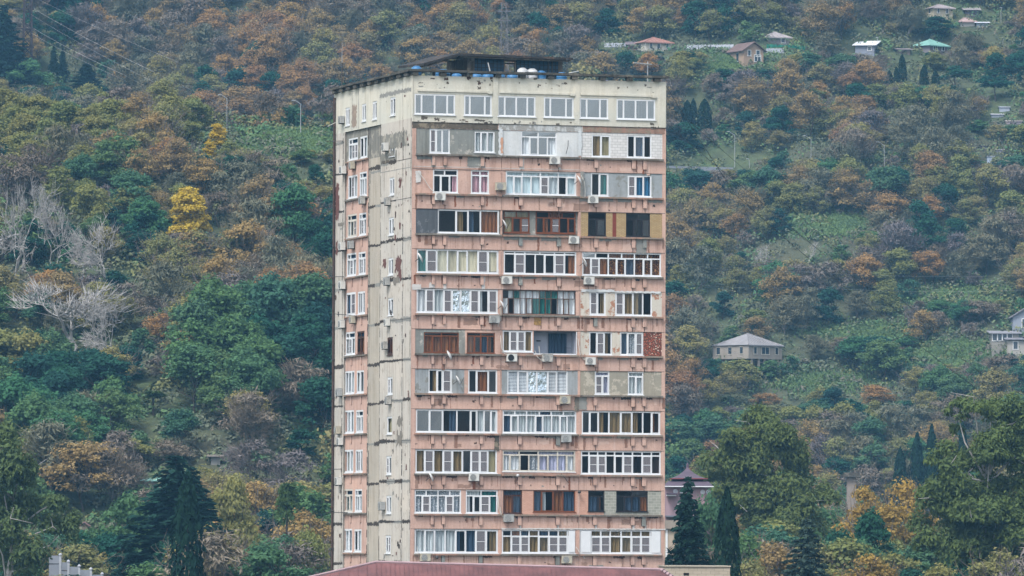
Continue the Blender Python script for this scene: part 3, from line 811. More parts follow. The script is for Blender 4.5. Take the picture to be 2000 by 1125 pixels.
# ---- left face ---------------------------------------------------------
LSILL = [None, 313, 387.5, 463.5, 539.5, 616.3, 693.5, 770, 847, 924.3, 1001.5, 1079.5]
LZ = [None] + [LV(692, y)[1] for y in LSILL[1:]]
PITCHZ = (LZ[1] - LZ[11]) / 10
vA, vB, vC = LV(742, 600)[0], LV(715, 600)[0], LV(672, 600)[0]
ZREC = LV(708, 251)[1]
lw = MB()
REC = .13
narrow, pinkw = [], []
NARY = [(190, 229.7), (268.7, 309), (347, 385), (425, 463), (503.7, 541), (582, 619.5), (658.6, 697), (736.5, 774), (813.6, 851), (891, 930), (968, 1006), (1045.6, 1083.6)]
NARX = [(762, 772), (761, 771), (760.5, 770), (759, 769), (758.2, 768), (757.5, 767.7), (756.5, 767), (756.5, 766.5), (755.2, 765.4), (754, 764.3), (754, 764), (753, 763)]
for (xa, xb), (ya, yb) in zip(NARX, NARY):
    v1, za = LV(xa, yb - 2); v0, _ = LV(xb, yb - 2)
    zb = LV((xa + xb) / 2, ya)[1]
    narrow.append((v0, v1, za, zb))
toplw = []
for (x0, y0, x1, y1) in ((674.5, 210.5, 683, 248.5), (706.7, 203, 715, 240), (727.3, 198, 736, 236.5)):
    v1, za = LV(x0, y1 - 1); v0, _ = LV(x1, y1 - 1)
    toplw.append((v0, v1, za, LV((x0 + x1) / 2, y0)[1]))
for k in range(1, 12):
    zb = LZ[k] + (1.72 if k > 1 else 1.66)
    dx = (k - 2) * -.75
    pinkw.append((LV(694.5 + dx, 400)[0], LV(676.5 + dx, 400)[0], LZ[k] + .03, zb, k, 0))
    pinkw.append((LV(712.8 + dx, 400)[0], LV(699 + dx, 400)[0], LZ[k] + .03, zb + (.1 if k == 2 else -.03), k, 1))
holed(lw, LF, 0, V1, 0, ZREC, [(vA, vC, -1, ZREC + 1)] + narrow[1:], BEIGE, .15)
holed(lw, LF, 0, V1, ZREC, ZTOP, [narrow[0]] + toplw, CREAM, .15)
LGREY = weathered('left_cement', lin('#8d897f'), lin('#65625a'), lin('#a39e93'), .6, .7, False)
lw.poly([LF(vA, 0, 0), LF(vA, 0, REC), LF(vA, ZREC, REC), LF(vA, ZREC, 0)], BEIGE)
lw.poly([LF(vC, 0, 0), LF(vC, ZREC, 0), LF(vC, ZREC, REC), LF(vC, 0, REC)], BEIGE)
lw.poly([LF(vA, ZREC, 0), LF(vA, ZREC, REC), LF(vC, ZREC, REC), LF(vC, ZREC, 0)], SEAL_AND_SHADE)  # recess soffit coloured dark: painted shade under the overhanging top floor
ZG = LZ[1] - .1
holed(lw, LF, vA, vB, 0, ZG, [], BEIGE2, .1, REC)
holed(lw, LF, vA, vB, ZG, ZREC, [], LGREY, .1, REC)
holed(lw, LF, vB, vC, 0, ZG, [p[:4] for p in pinkw if p[4] > 1], PINK, .15, REC)
holed(lw, LF, vB, vC, ZG, ZREC, [p[:4] for p in pinkw if p[4] == 1], LGREY, .15, REC)
LP = lambda x0, y0, x1, y1, m, lift=.005, base=0.0, **k: (lambda a, b: jag(lw, LF, b[0], a[0], a[1] if a[1] < b[1] else b[1], max(a[1], b[1]), m, lift - base, **k))(LV(x0, y1), LV(x1, y0))
LP(742, 254, 796, 296, LGREY, .004, amp=.12); LP(742, 296, 775, 322, LGREY, .0045, amp=.25, step=.2)
LP(743, 327, 802, 337, GPATCH, .006, amp=.08); LP(720, 331, 742, 340, GPATCH, .006, REC, amp=.08)
LP(742, 178, 803, 184, GPATCH, .006, amp=.1); LP(655, 276, 672, 284, GPATCH, .006, amp=.1)
LP(745, 312, 760, 321, BROWNC, .009, amp=.15)
ls = random.Random(5)
for k in range(1, 12):                                   # bitumen bands on the panel joints
    z = LZ[k] - .78
    for (va, vb, base, dz) in ((0.02, vA - .05, 0, .12), (vA + .03, vB - .05, REC, -.02), (vC + .1, V1 - .25, 0, .0)):
        zz = z + dz
        hgt = ls.uniform(.1, .2)
        n = max(1, int((vb - va) / 1.6)); 
        for i in range(n):
            a, b = va + (vb - va) * i / n, va + (vb - va) * (i + 1) / n
            if k <= 2 and base == 0 and va < 1 and i < 2: continue
            m = SEAL_AND_SHADE if ls.random() < (.75 if va > .5 or i >= n * .5 else .35) else GPATCH
            jag(lw, LF, a, b, zz - hgt * ls.uniform(.5, 1.1), zz + hgt * ls.uniform(.3, .9), m, .007 - base + .0004 * i, .13, .07, ls)
    lw.poly([LF(.02, z + .1, -.012), LF(.02, z + .13, -.012), LF(vA - .02, z + .13, -.012), LF(vA - .02, z + .1, -.012)], DARKJ)
for (v, base, w) in ((LV(801.5, 600)[0], 0, .03), (LV(786, 600)[0], 0, .06), (vA - .06, 0, .045), (vA + .05, REC, .05), (vB - .04, REC, .09), (LV(718, 600)[0], REC, .05), (LV(669, 600)[0], 0, .06), (V1 - .3, 0, .16)):
    z = 2.0
    while z < ZREC:                                      # broken vertical joints
        e = min(z + ls.uniform(.5, 2.6), ZREC)
        ww = w * ls.uniform(.5, 1.4); s = ls.uniform(-.03, .03)
        jag(lw, LF, v - ww + s, v + ww + s, z, e, ls.choice([DARKJ, SEAL_AND_SHADE, SEAL_AND_SHADE, GPATCH]) if v < 8 else SEAL_AND_SHADE, .0095 - base + .0003 * ls.randint(0, 6), .1, .035, ls)
        z = e + (ls.uniform(0, .5) if v < V1 - 1 else .02)
for (v, w) in ((LV(786, 200)[0], .03), (LV(742.5, 200)[0], .03), (LV(700, 220)[0], .05), (LV(688, 220)[0], .04)):
    jag(lw, LF, v - w, v + w, ZREC + .05, ZTOP - .05, GPATCH, .006, .12, .03, ls)
LP(687, 205, 697, 250, plain('bare_grey_brown', lin('#a08f80'), .9, .2), .004, amp=.15)
FLK = plain('flaked_maroon', lin('#6f4840'), .9, .2, 4)
for q in ((777, 500, 784, 550), (772, 505, 778, 530), (748, 505, 754, 522), (779, 348, 784, 368), (655, 360, 662, 420), (657, 385, 662, 430), (656, 470, 660, 498), (780, 435, 783, 446), (771, 460, 774, 470), (795, 268, 798, 275)):
    LP(*q, FLK, .011 + .0003 * ls.randint(0, 9), amp=.2, step=.12)
for q in ((768, 540, 780, 556), (660, 440, 672, 436), (776, 815, 786, 830), (775, 845, 785, 870)):
    LP(*q, plain('soot_grey', lin('#857f75'), .95, .2), .0125, amp=.3, step=.15)
for _ in range(90):
    v = ls.uniform(.2, vA - .3) if ls.random() < .75 else ls.uniform(vC + .4, V1 - .5)
    z = ls.uniform(8, ZTOP - .5); s = ls.uniform(.04, .2)
    jag(lw, LF, v, v + s * ls.uniform(1, 2.2), z, z + s * ls.uniform(.5, 2.5), ls.choice([RUST, GPATCH, FLK, SEAL_AND_SHADE]), .0135 + .0002 * ls.randint(0, 9), .05, .06, ls)
lw.build('side_wall', tower)

for i, (v0, v1, z0, z1) in enumerate(narrow):
    f = 'd' if i == 6 else 'w'
    make_window(LF, v0 + .003, v1 - .003, z0 + .003, z1 - .003, [v0 + (v1 - v0) * .5] if i != 8 else [], ['DS', 'SD', 'QD', 'SD', 'DD', 'SS', 'RR', 'DM', 'O', 'DM', 'SD', 'MD'][i], f, inset=.06, fw=.13, mw=.14, label='narrow brown window' if f == 'd' else None)
for i, (v0, v1, z0, z1) in enumerate(toplw):
    make_window(LF, v0 + .003, v1 - .003, z0 + .003, z1 - .003, [v0 + (v1 - v0) * .5], 'DD', 'w', inset=.06, fw=.14, mw=.14)
PW = {1: ('YMM', 'DS'), 2: ('DMS', 'SWS'), 3: ('SDM', 'DMS'), 4: ('SMS', 'SMS'), 5: ('QM', 'SQS'), 6: ('WMS', 'RR'), 7: ('WSS', 'SD'), 8: ('WSS', 'SSS'), 9: ('OSS', 'SMS'), 10: ('GSS', 'SSS'), 11: ('SWD', 'DS')}
for (v0, v1, z0, z1, k, j) in pinkw:
    n = len(PW[k][j]); f = 'd' if (k, j) == (6, 1) else ('o' if (k, j) in ((3, 0), (10, 0)) else 'w')
    dv = [v0 + (v1 - v0) * (i + 1) / n for i in range(n - 1)]
    tz = z1 - .45 if (k, j) in ((1, 0), (2, 1), (3, 0), (3, 1), (4, 0), (4, 1), (6, 0), (6, 1), (8, 1), (10, 0), (10, 1)) else None
    make_window(LF, v0 + .003, v1 - .003, z0 + .003, z1 - .003, dv, PW[k][j][::-1], f, tz, [dv[len(dv) // 2]] if tz else None, 'QQ', inset=REC + .04, fw=.12, mw=.13, label='dark brown window' if f == 'd' else None)
for k in range(1, 12):                                   # ledges under the pink side windows
    mb = MB()
    mb.box(-.02, REC + .0, vB + .03, (vB + vC) / 2 - .01, LZ[k] - .11, LZ[k] - .004, LEDGE if k % 2 else LEDGE2)
    mb.box(-.03, REC + .0, (vB + vC) / 2 + .01, vC - .02, LZ[k] - .12, LZ[k] - .002, LEDGE2 if k in (2, 6, 10) else LEDGE)
    led = mb.build('ledge', tower)
    for fr in (.28, .72):
        q = MB(); v = vB + (vC - vB) * fr
        q.box(REC - .06, REC + .001, v - .12, v + .12, LZ[k] - .7, LZ[k] - .125, PINK)
        q.box(REC - .004, REC + .001, v - .2, v - .14, LZ[k] - .75, LZ[k] - .125, DARKJ)
        q.build('bracket', led)

# ---- inside: dark rooms, floors; roof slab and coping -------------------
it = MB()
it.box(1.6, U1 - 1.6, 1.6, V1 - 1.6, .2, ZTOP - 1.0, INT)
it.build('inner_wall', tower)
for k in range(1, 12):
    mb = MB(); mb.box(.3, U1 - .3, .3, 1.58, ZS[k] - .32, ZS[k] - .12, CONC); mb.box(.3, 1.58, 1.59, V1 - .3, ZS[k] - .32, ZS[k] - .12, CONC)
    mb.build('floor_slab', tower)
mb = MB()
mb.poly([(.0, 0, ZTOP), (U1, 0, ZTOP), (U1, .25, ZTOP), (0, .25, ZTOP)], CREAM); mb.poly([(0, .25, ZTOP), (.25, .25, ZTOP), (.25, V1, ZTOP), (0, V1, ZTOP)], CREAM)
mb.poly([(U1 - .25, .25, ZTOP), (U1, .25, ZTOP), (U1, V1, ZTOP), (U1 - .25, V1, ZTOP)], CREAM)
mb.box(.25, U1 - .25, .25, V1 - .01, ZTOP - .9, ZTOP - .55, CONC)
for q in (((.25, .25), (U1 - .25, .25)), ((U1 - .25, .25), (U1 - .25, V1)), ((.25, V1), (.25, .25))):
    (a, b), (c, d) = q
    mb.poly([(a, b, ZTOP - .55), (c, d, ZTOP - .55), (c, d, ZTOP), (a, b, ZTOP)], CONC)
mb.build('roof', tower)
DKC = weathered('mossy_concrete', lin('#57534c'), lin('#26241f'), lin('#6f6a60'), .6, .8, False)
cp = MB()
rc = random.Random(2)
zb = ZTOP + .26
n = 9
for i in range(n):                                       # raised coping slabs, each set a little off
    a, b = -.35 + (U1 + .5) * i / n, -.35 + (U1 + .5) * (i + 1) / n
    t = rc.uniform(-.025, .025)
    cp.box(a + .01, b - .01, -.28 + t, .42, zb + t * .6, zb + .16 + t * .6, DKC)
n = 10
for i in range(n):
    a, b = .45 + (V1 - .45) * i / n, .45 + (V1 - .45) * (i + 1) / n
    t = rc.uniform(-.04, .04)
    cp.box(-.32 + t, .35, a + .01, b - .01, zb + t * .8, zb + .16 + t * .8, DKC)
for x in (810, 865, 916, 972, 1020, 1075, 1122, 1177, 1229, 1283):
    u = FU(x, 150)[0]
    cp.box(u - .22, u + .22, -.2, .3, ZTOP + .002, zb - .02, DKC)
for i in range(11):
    v = .9 + (V1 - 1.5) * i / 10
    cp.box(-.24, .26, v - .45, v + .45, ZTOP + .002, zb - .035, DKC)
cp.build('coping', tower)

# ---- rooftop pavilion ----------------------------------------------------
DKM = weathered('dark_sheet', lin('#3b3a3a'), lin('#231f1d'), lin('#5a4a40'), .62, .8, False)
TILE = bricks('blue_glass_block', lin('#24506f'), lin('#1b3d58'), lin('#0f1c28'), .29, .29, .03)
for n_ in TILE.node_tree.nodes:
    if n_.type == 'TEX_BRICK': n_.offset = 0.0
    if n_.type == 'BSDF_PRINCIPLED': n_.inputs['Roughness'].default_value = .25
ZR = ZTOP - .55
def RF(x, y, off): return FU(x, y, off)
pb = MB()
o1 = 5.2
a0, a1 = RF(912, 130, o1)[0], RF(1090, 130, o1)[0]
pz = RF(1000, 114, o1)[1]
pb.box(a0, RF(926, 130, o1)[0], o1 - .1, o1 + .3, ZR, pz + .15, CONC)
da, db = RF(985, 130, o1)[0], RF(1006, 130, o1)[0]
pb.box(RF(926, 130, o1)[0] + .002, da, o1, o1 + .2, ZR, pz + .1, TILE); pb.box(db, a1, o1, o1 + .2, ZR, pz + .05, TILE)
pb.box(a1 + .002, a1 + .3, o1 - .1, o1 + 5, ZR, pz, CONC); pb.box(a0, a0 + .3, o1 + .302, o1 + 5, ZR, pz, CONC)
s0 = RF(846, 133, o1 + .6)[0]
pb.box(s0, a0 - .002, o1 + .6, o1 + .8, ZR, pz - .9, DKM)
pav = pb.build('pavilion', tower); pav['label'] = 'dark rooftop pavilion walled in blue glass blocks'
rb = MB()
e0 = o1 - 1.5
prof = [(RF(828, 127, e0)[0], RF(828, 128, e0)[1]), (RF(897, 107, e0)[0], RF(897, 108.5, e0)[1]), (RF(1119, 116, e0)[0], RF(1119, 117.5, e0)[1])]
for (p, q) in ((prof[0], prof[1]), (prof[1], prof[2])):
    n = 5
    for i in range(n):
        u0, u1 = p[0] + (q[0] - p[0]) * i / n, p[0] + (q[0] - p[0]) * (i + 1) / n
        z0, z1 = p[1] + (q[1] - p[1]) * i / n, p[1] + (q[1] - p[1]) * (i + 1) / n
        y0, y1 = e0 + rc.uniform(-.06, .06), e0 + 6.5
        t = .17
        b = [(u0 + .005, y0, z0), (u1 - .005, y0, z1), (u1 - .005, y1, z1 + .25), (u0 + .005, y1, z0 + .25)]
        tp = [(x, y, z + t) for x, y, z in b]
        rb.poly(b[::-1], DKM); rb.poly(tp, DKM)
        for j in range(4): rb.poly([b[j], b[(j + 1) % 4], tp[(j + 1) % 4], tp[j]], DKM)
    for yy in (e0 + .3, e0 + 2.2, e0 + 4.4): rb.bar((p[0] + .1, yy, p[1] - .06), (q[0] - .1, yy, q[1] - .06), .07, .07, CONC, 4)
rb.build('pavilion_roof', pav)
mb = MB()
WOODF = plain('weathered_wood', lin('#8d8377'), .9, .2, 6)
mb.box(da - .04, da + .04, o1 - .05, o1 - .002, ZR, pz - .1, WOODF); mb.box(db - .04, db + .04, o1 - .05, o1 - .002, ZR, pz - .1, WOODF); mb.box(da + .04, db - .04, o1 - .05, o1 - .002, pz - .2, pz - .12, WOODF)
mb.build('doorway', pav)
mb = MB()
for px in (1072, 1079): 
    u = RF(px, 120, o1 - 1)[0]; mb.bar((u, o1 - 1, ZR), (u, o1 - 1, pz + .2), .05, .05, DKM, 4)
mb.build('roof_post', pav)

BLUEP = plain('blue_plastic', lin('#3c74a3'), .4, .08, 1.5)
WHITEP = plain('white_plastic', lin('#bfc1c3'), .45, .12, 1.5)
def L2W(u, y, z): return C0 + ud * u + vd * y + Vector((0, 0, z))

barrels = [(813.5, .9, .36, 127.5, 'b'), (865, 1.0, .52, 134.5, 'b'), (892, 1.4, .36, 142, 'b'), (931, 1.3, .4, 143, 'b'), (953, 1.2, .42, 143, 'b'), (975, 1.4, .42, 142.5, 'b'), (1001, 1.5, .38, 143, 'b'),
           (1020.5, 1.4, .38, 131.5, 'w'), (1039.5, 1.4, .38, 133, 'w'), (1057.5, 1.5, .33, 137, 'b'), (1097, 1.3, .38, 140, 'b'), (1181, 1.2, .35, 155, 'v')]
blab = ['blue water barrel with domed lid at the roof corner above the side wall', 'wide blue water barrel under the sloping end of the pavilion roof', 'blue water barrel next along from the wide one under the sloping roof',
        'low blue water barrel in front of the start of the glass block wall', 'blue water barrel leaning under the white stick on the roof edge', 'blue water barrel just before the pavilion doorway', 'blue water barrel just beyond the pavilion doorway',
        'white ribbed water tank nearer the pavilion doorway, first of two', 'white ribbed water tank beside the blue barrel, second of two', 'blue water barrel close against the white tanks', 'blue water barrel beyond the end of the pavilion', 'pale lilac tub low behind the coping past the pavilion']
LILP = plain('lilac_plastic', lin('#a9a6d6'), .5)
for (px, off, r, ytop, c), lab in zip(barrels, blab):
    u, z = FU(px, ytop, off)
    z -= .05
    root = empty('water_barrel' if c == 'b' else ('water_tank' if c == 'w' else 'plastic_tub'), L2W(u, off, ZR), TH)
    tag(root, lab, 'barrel' if c == 'b' else ('tank' if c == 'w' else 'tub'), 'water barrels along the roof edge')
    h = z - ZR
    m = {'b': BLUEP, 'w': WHITEP, 'v': LILP}[c]
    mb = MB()
    pr = [(r * .92, 0), (r, .06)]
    for i in range(1, 5): pr += [(r, h * .88 * i / 5 - .03), (r * 1.035, h * .88 * i / 5), (r, h * .88 * i / 5 + .03)]
    pr += [(r, h * .86), (r * .86, h * .93)]
    mb.lathe(pr, (0, 0, 0), m, 18); mb.build('barrel_body', root, True)
    mb = MB(); mb.lathe([(r * .7, h * .931), (r * .72, h * .97), (r * .5, h), (r * .1, h * 1.01)], (0, 0, 0), m, 16); mb.build('lid', root, True)

# ---- masts and aerials on the roof
MET = plain('galvanised', lin('#9da1a3'), .5, .1, 5, .1)
DMET = plain('dark_steel', lin('#4a4643'), .6, .2, 6, .2)
def pole_thing(name, label, cat, segs, grp=None, parts=None):
    root = empty(name, Vector(segs[0][0]))
    tag(root, label, cat, grp)
    for nm, ss in (parts or {'pole': segs}).items():
        mb = MB()
        for s in ss:
            a, b, r, m = Vector(s[0]) - Vector(segs[0][0]), Vector(s[1]) - Vector(segs[0][0]), s[2], s[3]
            mb.bar(a, b, r, r * (s[4] if len(s) > 4 else .8), m, 6)
        mb.build(nm, root)
    return root
v, z = LV(673, 150, .3)
z1 = LV(673, 84, .3)[1]
b = L2W(.1, v, ZTOP + .42); t = L2W(.1, v, z1)
pole_thing('antenna_mast', 'tall thin whip mast standing on the coping at the far end of the side wall', 'mast', [(b, t, .05, DMET)], None,
           {'pole': [(b, b.lerp(t, .55), .05, DMET)], 'whip': [(b.lerp(t, .551), t, .03, MET, .4)]})
y = 6.2
ua, ub = FU(1037, 120, y)[0], FU(1048, 120, y)[0]
zt = FU(1042, 80, y)[1]; zb_ = pz + .1
ss = [(L2W(ua, y, ZR), L2W(ua, y, zt), .035, DMET), (L2W(ub, y, ZR), L2W(ub, y, zt), .035, DMET)]
rg = [(L2W(ua, y, zb_ + k * .33), L2W(ub, y, zb_ + k * .33), .02, DMET, 1) for k in range(int((zt - zb_) / .33))]
pole_thing('ladder_mast', 'dark ladder shaped mast rising through the pavilion roof', 'mast', ss, None, {'upright': ss, 'rung': rg})
u, z = FU(1107, 150, 2.0)
pole_thing('roof_rod', 'bare dark rod upright beyond the end of the pavilion', 'rod', [(L2W(u, 2, ZR), L2W(u, 2, FU(1107, 110, 2)[1]), .03, DMET)])
u = FU(1265, 150, 2.0)[0]; zt = FU(1265, 120, 2)[1]
p0, p1 = L2W(u, 2, ZR), L2W(u, 2, zt)
bm = [(L2W(u - 1.0, 2.2, zt - .12), L2W(u + .3, 1.9, zt - .22), .04, MET, 1)]
el = [(L2W(u - .9 + .22 * k, 1.75, zt - .13 - .017 * k), L2W(u - .9 + .22 * k, 2.55, zt - .13 - .017 * k), .028, MET, 1) for k in range(6)]
pole_thing('television_aerial', 'silver rooftop television aerial with crossed rods near the far roof corner', 'aerial', [(p0, p1, .03, MET)], None, {'pole': [(p0, p1, .05, MET)], 'boom': bm, 'element': el})
a, b = L2W(FU(957, 145, .1)[0], .1, ZTOP + .45), L2W(FU(953, 122, .1)[0], .1, FU(953, 122, .1)[1])
pole_thing('white_stick', 'white stick leaning out over the roof coping', 'stick', [(a, b, .045, WHITEP)])
a, b = L2W(FU(1112, 148, .0)[0], 0, ZTOP + .44), L2W(FU(1128, 140, 0)[0], -.3, FU(1128, 139, -.3)[1])
pole_thing('roof_spout', 'pale pipe end poking over the coping past the pavilion', 'pipe', [(a, b, .05, MET)])

# ---- air conditioners -------------------------------------------------------
ACW = plain('ac_casing', lin('#d9d9d4'), .5, .1, 3)
ACWS = [plain('ac_casing_cream', lin('#c4bdaa'), .6, .2, 3), plain('ac_casing_grey', lin('#b3b5b3'), .6, .2, 3), plain('ac_casing_stained', lin('#c9c7c0'), .6, .35, 5)]
ACG = plain('ac_grille', lin('#6f7274'), .6, .2, 30)
ACD = plain('ac_fan_dark', lin('#1c1c1e'), .6)
HOSE = plain('hose_white', lin('#cfccc4'), .6, .1)
def ac_meshes(w, h, dark):
    c = MB(); d = .3
    c.box(-w / 2, w / 2, -d, 0, -h / 2, h / 2, ACW)
    c.box(-w / 2 - .008, w / 2 + .008, -d - .008, .0, h / 2 + .001, h / 2 + .02, ACW)
    c.box(w / 2 - .14, w / 2 - .03, -d - .01, -d - .001, -h / 2 + .05, h / 2 - .05, ACW)
    g = MB(); cx = -w * .13; r = h * .43
    g.lathe([(r, -d - .012), (r, -d - .03)], (cx, 0, 0), ACD if dark else ACG, 20, 'y')
    for q in (.93, .7, .45, .2): 
        k = 20
        for i in range(k):
            t0, t1 = 2 * math.pi * i / k, 2 * math.pi * (i + 1) / k
            g.poly([(cx + r * q * math.cos(t), -d - .032, r * q * math.sin(t)) for t in (t0, t1)] + [(cx + r * (q - .06) * math.cos(t), -d - .032, r * (q - .06) * math.sin(t)) for t in (t1, t0)], ACD if dark else ACW)
    b = [MB(), MB()]
    for q, x in zip(b, (-w * .32, w * .32)):
        q.box(x - .02, x + .02, -d, .25, -h / 2 - .045, -h / 2 - .003, DMET); q.box(x - .02, x + .02, .2, .25, -h / 2 - .3, -h / 2 - .046, DMET)
    return c.mesh('casing'), g.mesh('fan_grille'), [x.mesh('bracket') for x in b]
ACM = {d: ac_meshes(.74, .53, d) for d in (False, True)}
ORD = ['first', 'second', 'third', 'fourth', 'fifth', 'sixth', 'seventh', 'eighth', 'ninth', 'tenth', 'eleventh', 'twelfth']
def ac(loc, rz, label, dark=False, hose=None, sc=1.0, tilt=0.0):
    r = empty('air_conditioner', loc, rz)
    tag(r, label, 'air conditioner', 'air conditioners on the tower')
    c, g, bs = ACM[dark]
    if random.random() < .5:
        c = c.copy(); c.materials[0] = random.choice(ACWS)
    link('casing', c, r); link('fan_grille', g, r)
    for b in bs: link('bracket', b, r)
    if hose:
        mb = MB(); pts = [Vector(hose[0])]
        for q in hose[1:]: pts.append(Vector(q))
        mb.path(pts, .022, HOSE, 5); mb.build('hose', r)
    r.scale = (sc, sc, sc)
    r.rotation_euler.y = tilt
    return r
FAC = [(1, 1, 1084, 313, 0, 'in the middle bay'), (2, 0, 860, 383.5, 0, 'in the bay nearest the side wall'), (2, 0, 978.5, 364, 0, 'between two bays'), (2, 2, 1159, 389.5, 0, 'in the far bay'),
       (3, 1, 1121.5, 468.5, 0, 'in the middle bay'), (4, 1, 990.5, 547, 0, 'in the middle bay'), (4, 2, 1151, 548, 0, 'in the far bay'), (5, 0, 966, 623.5, 0, 'in the bay nearest the side wall'),
       (6, 1, 1000, 698.5, 1, 'in the middle bay'), (6, 1, 1069.5, 699, 0, 'under the open loggia'), (6, 2, 1154, 705, 0, 'in the far bay'), (7, 1, 1104, 781, 0, 'in the middle bay'),
       (8, 1, 1106.5, 856.5, 0, 'in the middle bay'), (9, 0, 926, 932, 0, 'in the bay nearest the side wall'), (10, 1, 994, 1012, 0, 'in the middle bay'), (11, 0, 831, 1088.7, 0, 'in the bay nearest the side wall'), (11, 1, 1107.5, 1093, 0, 'in the middle bay')]
for i, (k, b, x, y, dk, where) in enumerate(FAC):
    u, z = FU(x, y, -.25)
    hose = None
    if i in (5, 7, 9, 10, 14, 15): hose = [(-.36, -.1, .1), (-.48, -.12, .2), (-.56, -.1, .45), (-.58, -.06, .8)] if i != 7 else [(.37, -.1, .0), (.5, -.1, -.1), (.55, -.08, .4), (.5, -.06, 1.1)]
    where = ('black fanned ' if dk else 'white ') + 'air conditioner ' + where + f', {ORD[k]} storey below the cream one'
    ac(L2W(u, -.02 if k else 0, z), TH, where, bool(dk), hose, random.uniform(.94, 1.03), random.uniform(-.02, .02))
LAC = [(0, 666, 234, 'o'), (1, 752, 287, 'n'), (1, 685, 323, 'p'), (1, 669, 332, 'o'), (2, 705, 390.5, 'p'), (2, 756, 393.5, 'n'), (3, 683, 478, 'p'), (3, 667.5, 481, 'o'), (4, 667.5, 557, 'o'), (4, 754.5, 549.5, 'n'),
       (5, 686, 624, 'p'), (5, 755, 629.5, 'n'), (5, 666.5, 633, 'o'), (6, 750.5, 674.5, 'n'), (7, 661.5, 766, 'o'), (7, 757.5, 782, 'n'), (8, 658.5, 840, 'o'), (8, 663.5, 862, 'o2'), (9, 660.5, 939.5, 'o'), (10, 745, 988, 'n')]
wh = {'o': 'on outer strip of the side wall', 'n': 'beside a slim window of the side wall', 'p': 'below a paired side window', 'o2': 'low on the outer strip of the side wall'}
for (k, x, y, s) in LAC:
    v, z = LV(x, y, -.2)
    ac(C0 + vd * v + nl * (.04 if s != 'p' else -.02) + Vector((0, 0, z)), TH - R(90), f'air conditioner {wh[s]}, ' + (f'{ORD[k]} storey below cream' if k else 'cream storey'), False, None, random.uniform(.92, 1.05))

# ---- satellite dishes ---------------------------------------------------------
DISHM = plain('dish_white', lin('#d8d8d6'), .5, .08)
def dish_mesh(r):
    mb = MB(); n = 18
    pr = [(r * q, -.16 * r * (1 - q * q) * 1.8) for q in (.02, .25, .5, .75, 1.0)]
    k = len(mb.v)
    mb.lathe(pr + [(q[0], q[1] + .02) for q in reversed(pr)], (0, 0, 0), DISHM, n, 'y')
    a = MB(); a.bar((0, 0, -r * .9), (0, -r * .95, -r * .15), .02, .02, DMET, 5); a.box(-.04, .04, -r * 1.02, -r * .9, -r * .2, -r * .08, DMET)
    b = MB(); b.bar((0, .1, 0), (0, .45, -.1), .025, .025, DMET, 5)
    return mb.mesh('reflector', True), a.mesh('feed_arm'), b.mesh('mount')
DM = dish_mesh(.38)
def dish(loc, rz, rx, label, sc=1.0):
    r = empty('satellite_dish', loc)
    r.rotation_euler = (rx, 0, rz); r.scale = (sc, sc, sc)
    tag(r, label, 'satellite dish', 'satellite dishes')
    for n, m in zip(('reflector', 'feed_arm', 'mount'), DM): link(n, m, r)
for (x, y, rz, lab) in ((985, 438, 75, 'white satellite dish turned sideways at the brown window of the grey framed bay'), (820, 503, 70, 'white satellite dish by the teal curtained light at the facade edge'), (981, 596, 70, 'white satellite dish between the foil lined and the tattered glazing'),
                        (877, 694, 65, 'white satellite dish under the brown windows on grey cement'), (894, 743, 75, 'white satellite dish on the grey cement between two white windows'), (841, 931, 70, 'white satellite dish below the tan curtained row'),
                        (1131, 352, 70, 'white satellite dish edge-on by the grey infill'), (1141, 512, 80, 'small white dish at the edge of the patterned curtains')):
    u, z = FU(x, y, -.3)
    dish(L2W(u, -.4, z), TH + R(rz), R(-25), lab)
def small_lamp(x, y, lab):
    u, z = FU(x, y, -.15)
    r = empty('wall_lamp', L2W(u, 0, z), TH); tag(r, lab, 'lamp')
    mb = MB(); mb.lathe([(.03, 0), (.11, .03), (.13, .1), (.08, .2), (.02, .23)], (0, -.2, -.1), DMET if y > 950 else WHITEP, 12); mb.build('lamp_shade', r, True)
    mb = MB(); mb.bar((0, .02, .0), (0, -.2, .13), .02, .02, DMET, 5); mb.build('arm', r)
small_lamp(1131, 961, 'dark round lamp on the pink pier beside the pink brick')
small_lamp(1011, 929, 'small white round lamp under the lavender curtained balcony')
small_lamp(853, 1089, 'dark lamp beside the lowest air conditioner of the near bay')
# loose cables and stubs on the facade
cr = random.Random(4)
cab = [('white cable trailing from a dish across the pink infill', [(816, 335), (828, 350), (838, 365), (848, 376)], HOSE), ('white cable looping down beside the grey infill', [(1135, 342), (1141, 356), (1143, 372), (1142, 385)], HOSE), ('white hose down the pier beside the foil lined glazing', [(977, 575), (976, 600), (978, 620), (972, 637)], HOSE), ('pale hose down to the black fanned air conditioner', [(978, 655), (979, 680), (985, 690), (991, 695)], HOSE),
       ('white hose from the open loggia down to its air conditioner', [(1045, 685), (1049, 697), (1056, 703), (1061, 704)], HOSE), ('white hose to the far bay air conditioner under the flaking plaster', [(1129, 661), (1132, 690), (1140, 702), (1145, 704)], HOSE), ('dark upright stick on the white plastered balcony', [(1106, 300), (1109, 285), (1110, 274)], DMET),
       ('pale diagonal tube below the lowest balcony joint', [(1125, 1068), (1131, 1078), (1143, 1091)], HOSE), ('thin dark strut sticking out under the lavender curtains', [(1096, 925), (1104, 935), (1111, 944)], DMET), ('pale hose on the pier beside the lace curtained row', [(973, 970), (974, 995), (982, 1010)], HOSE)]
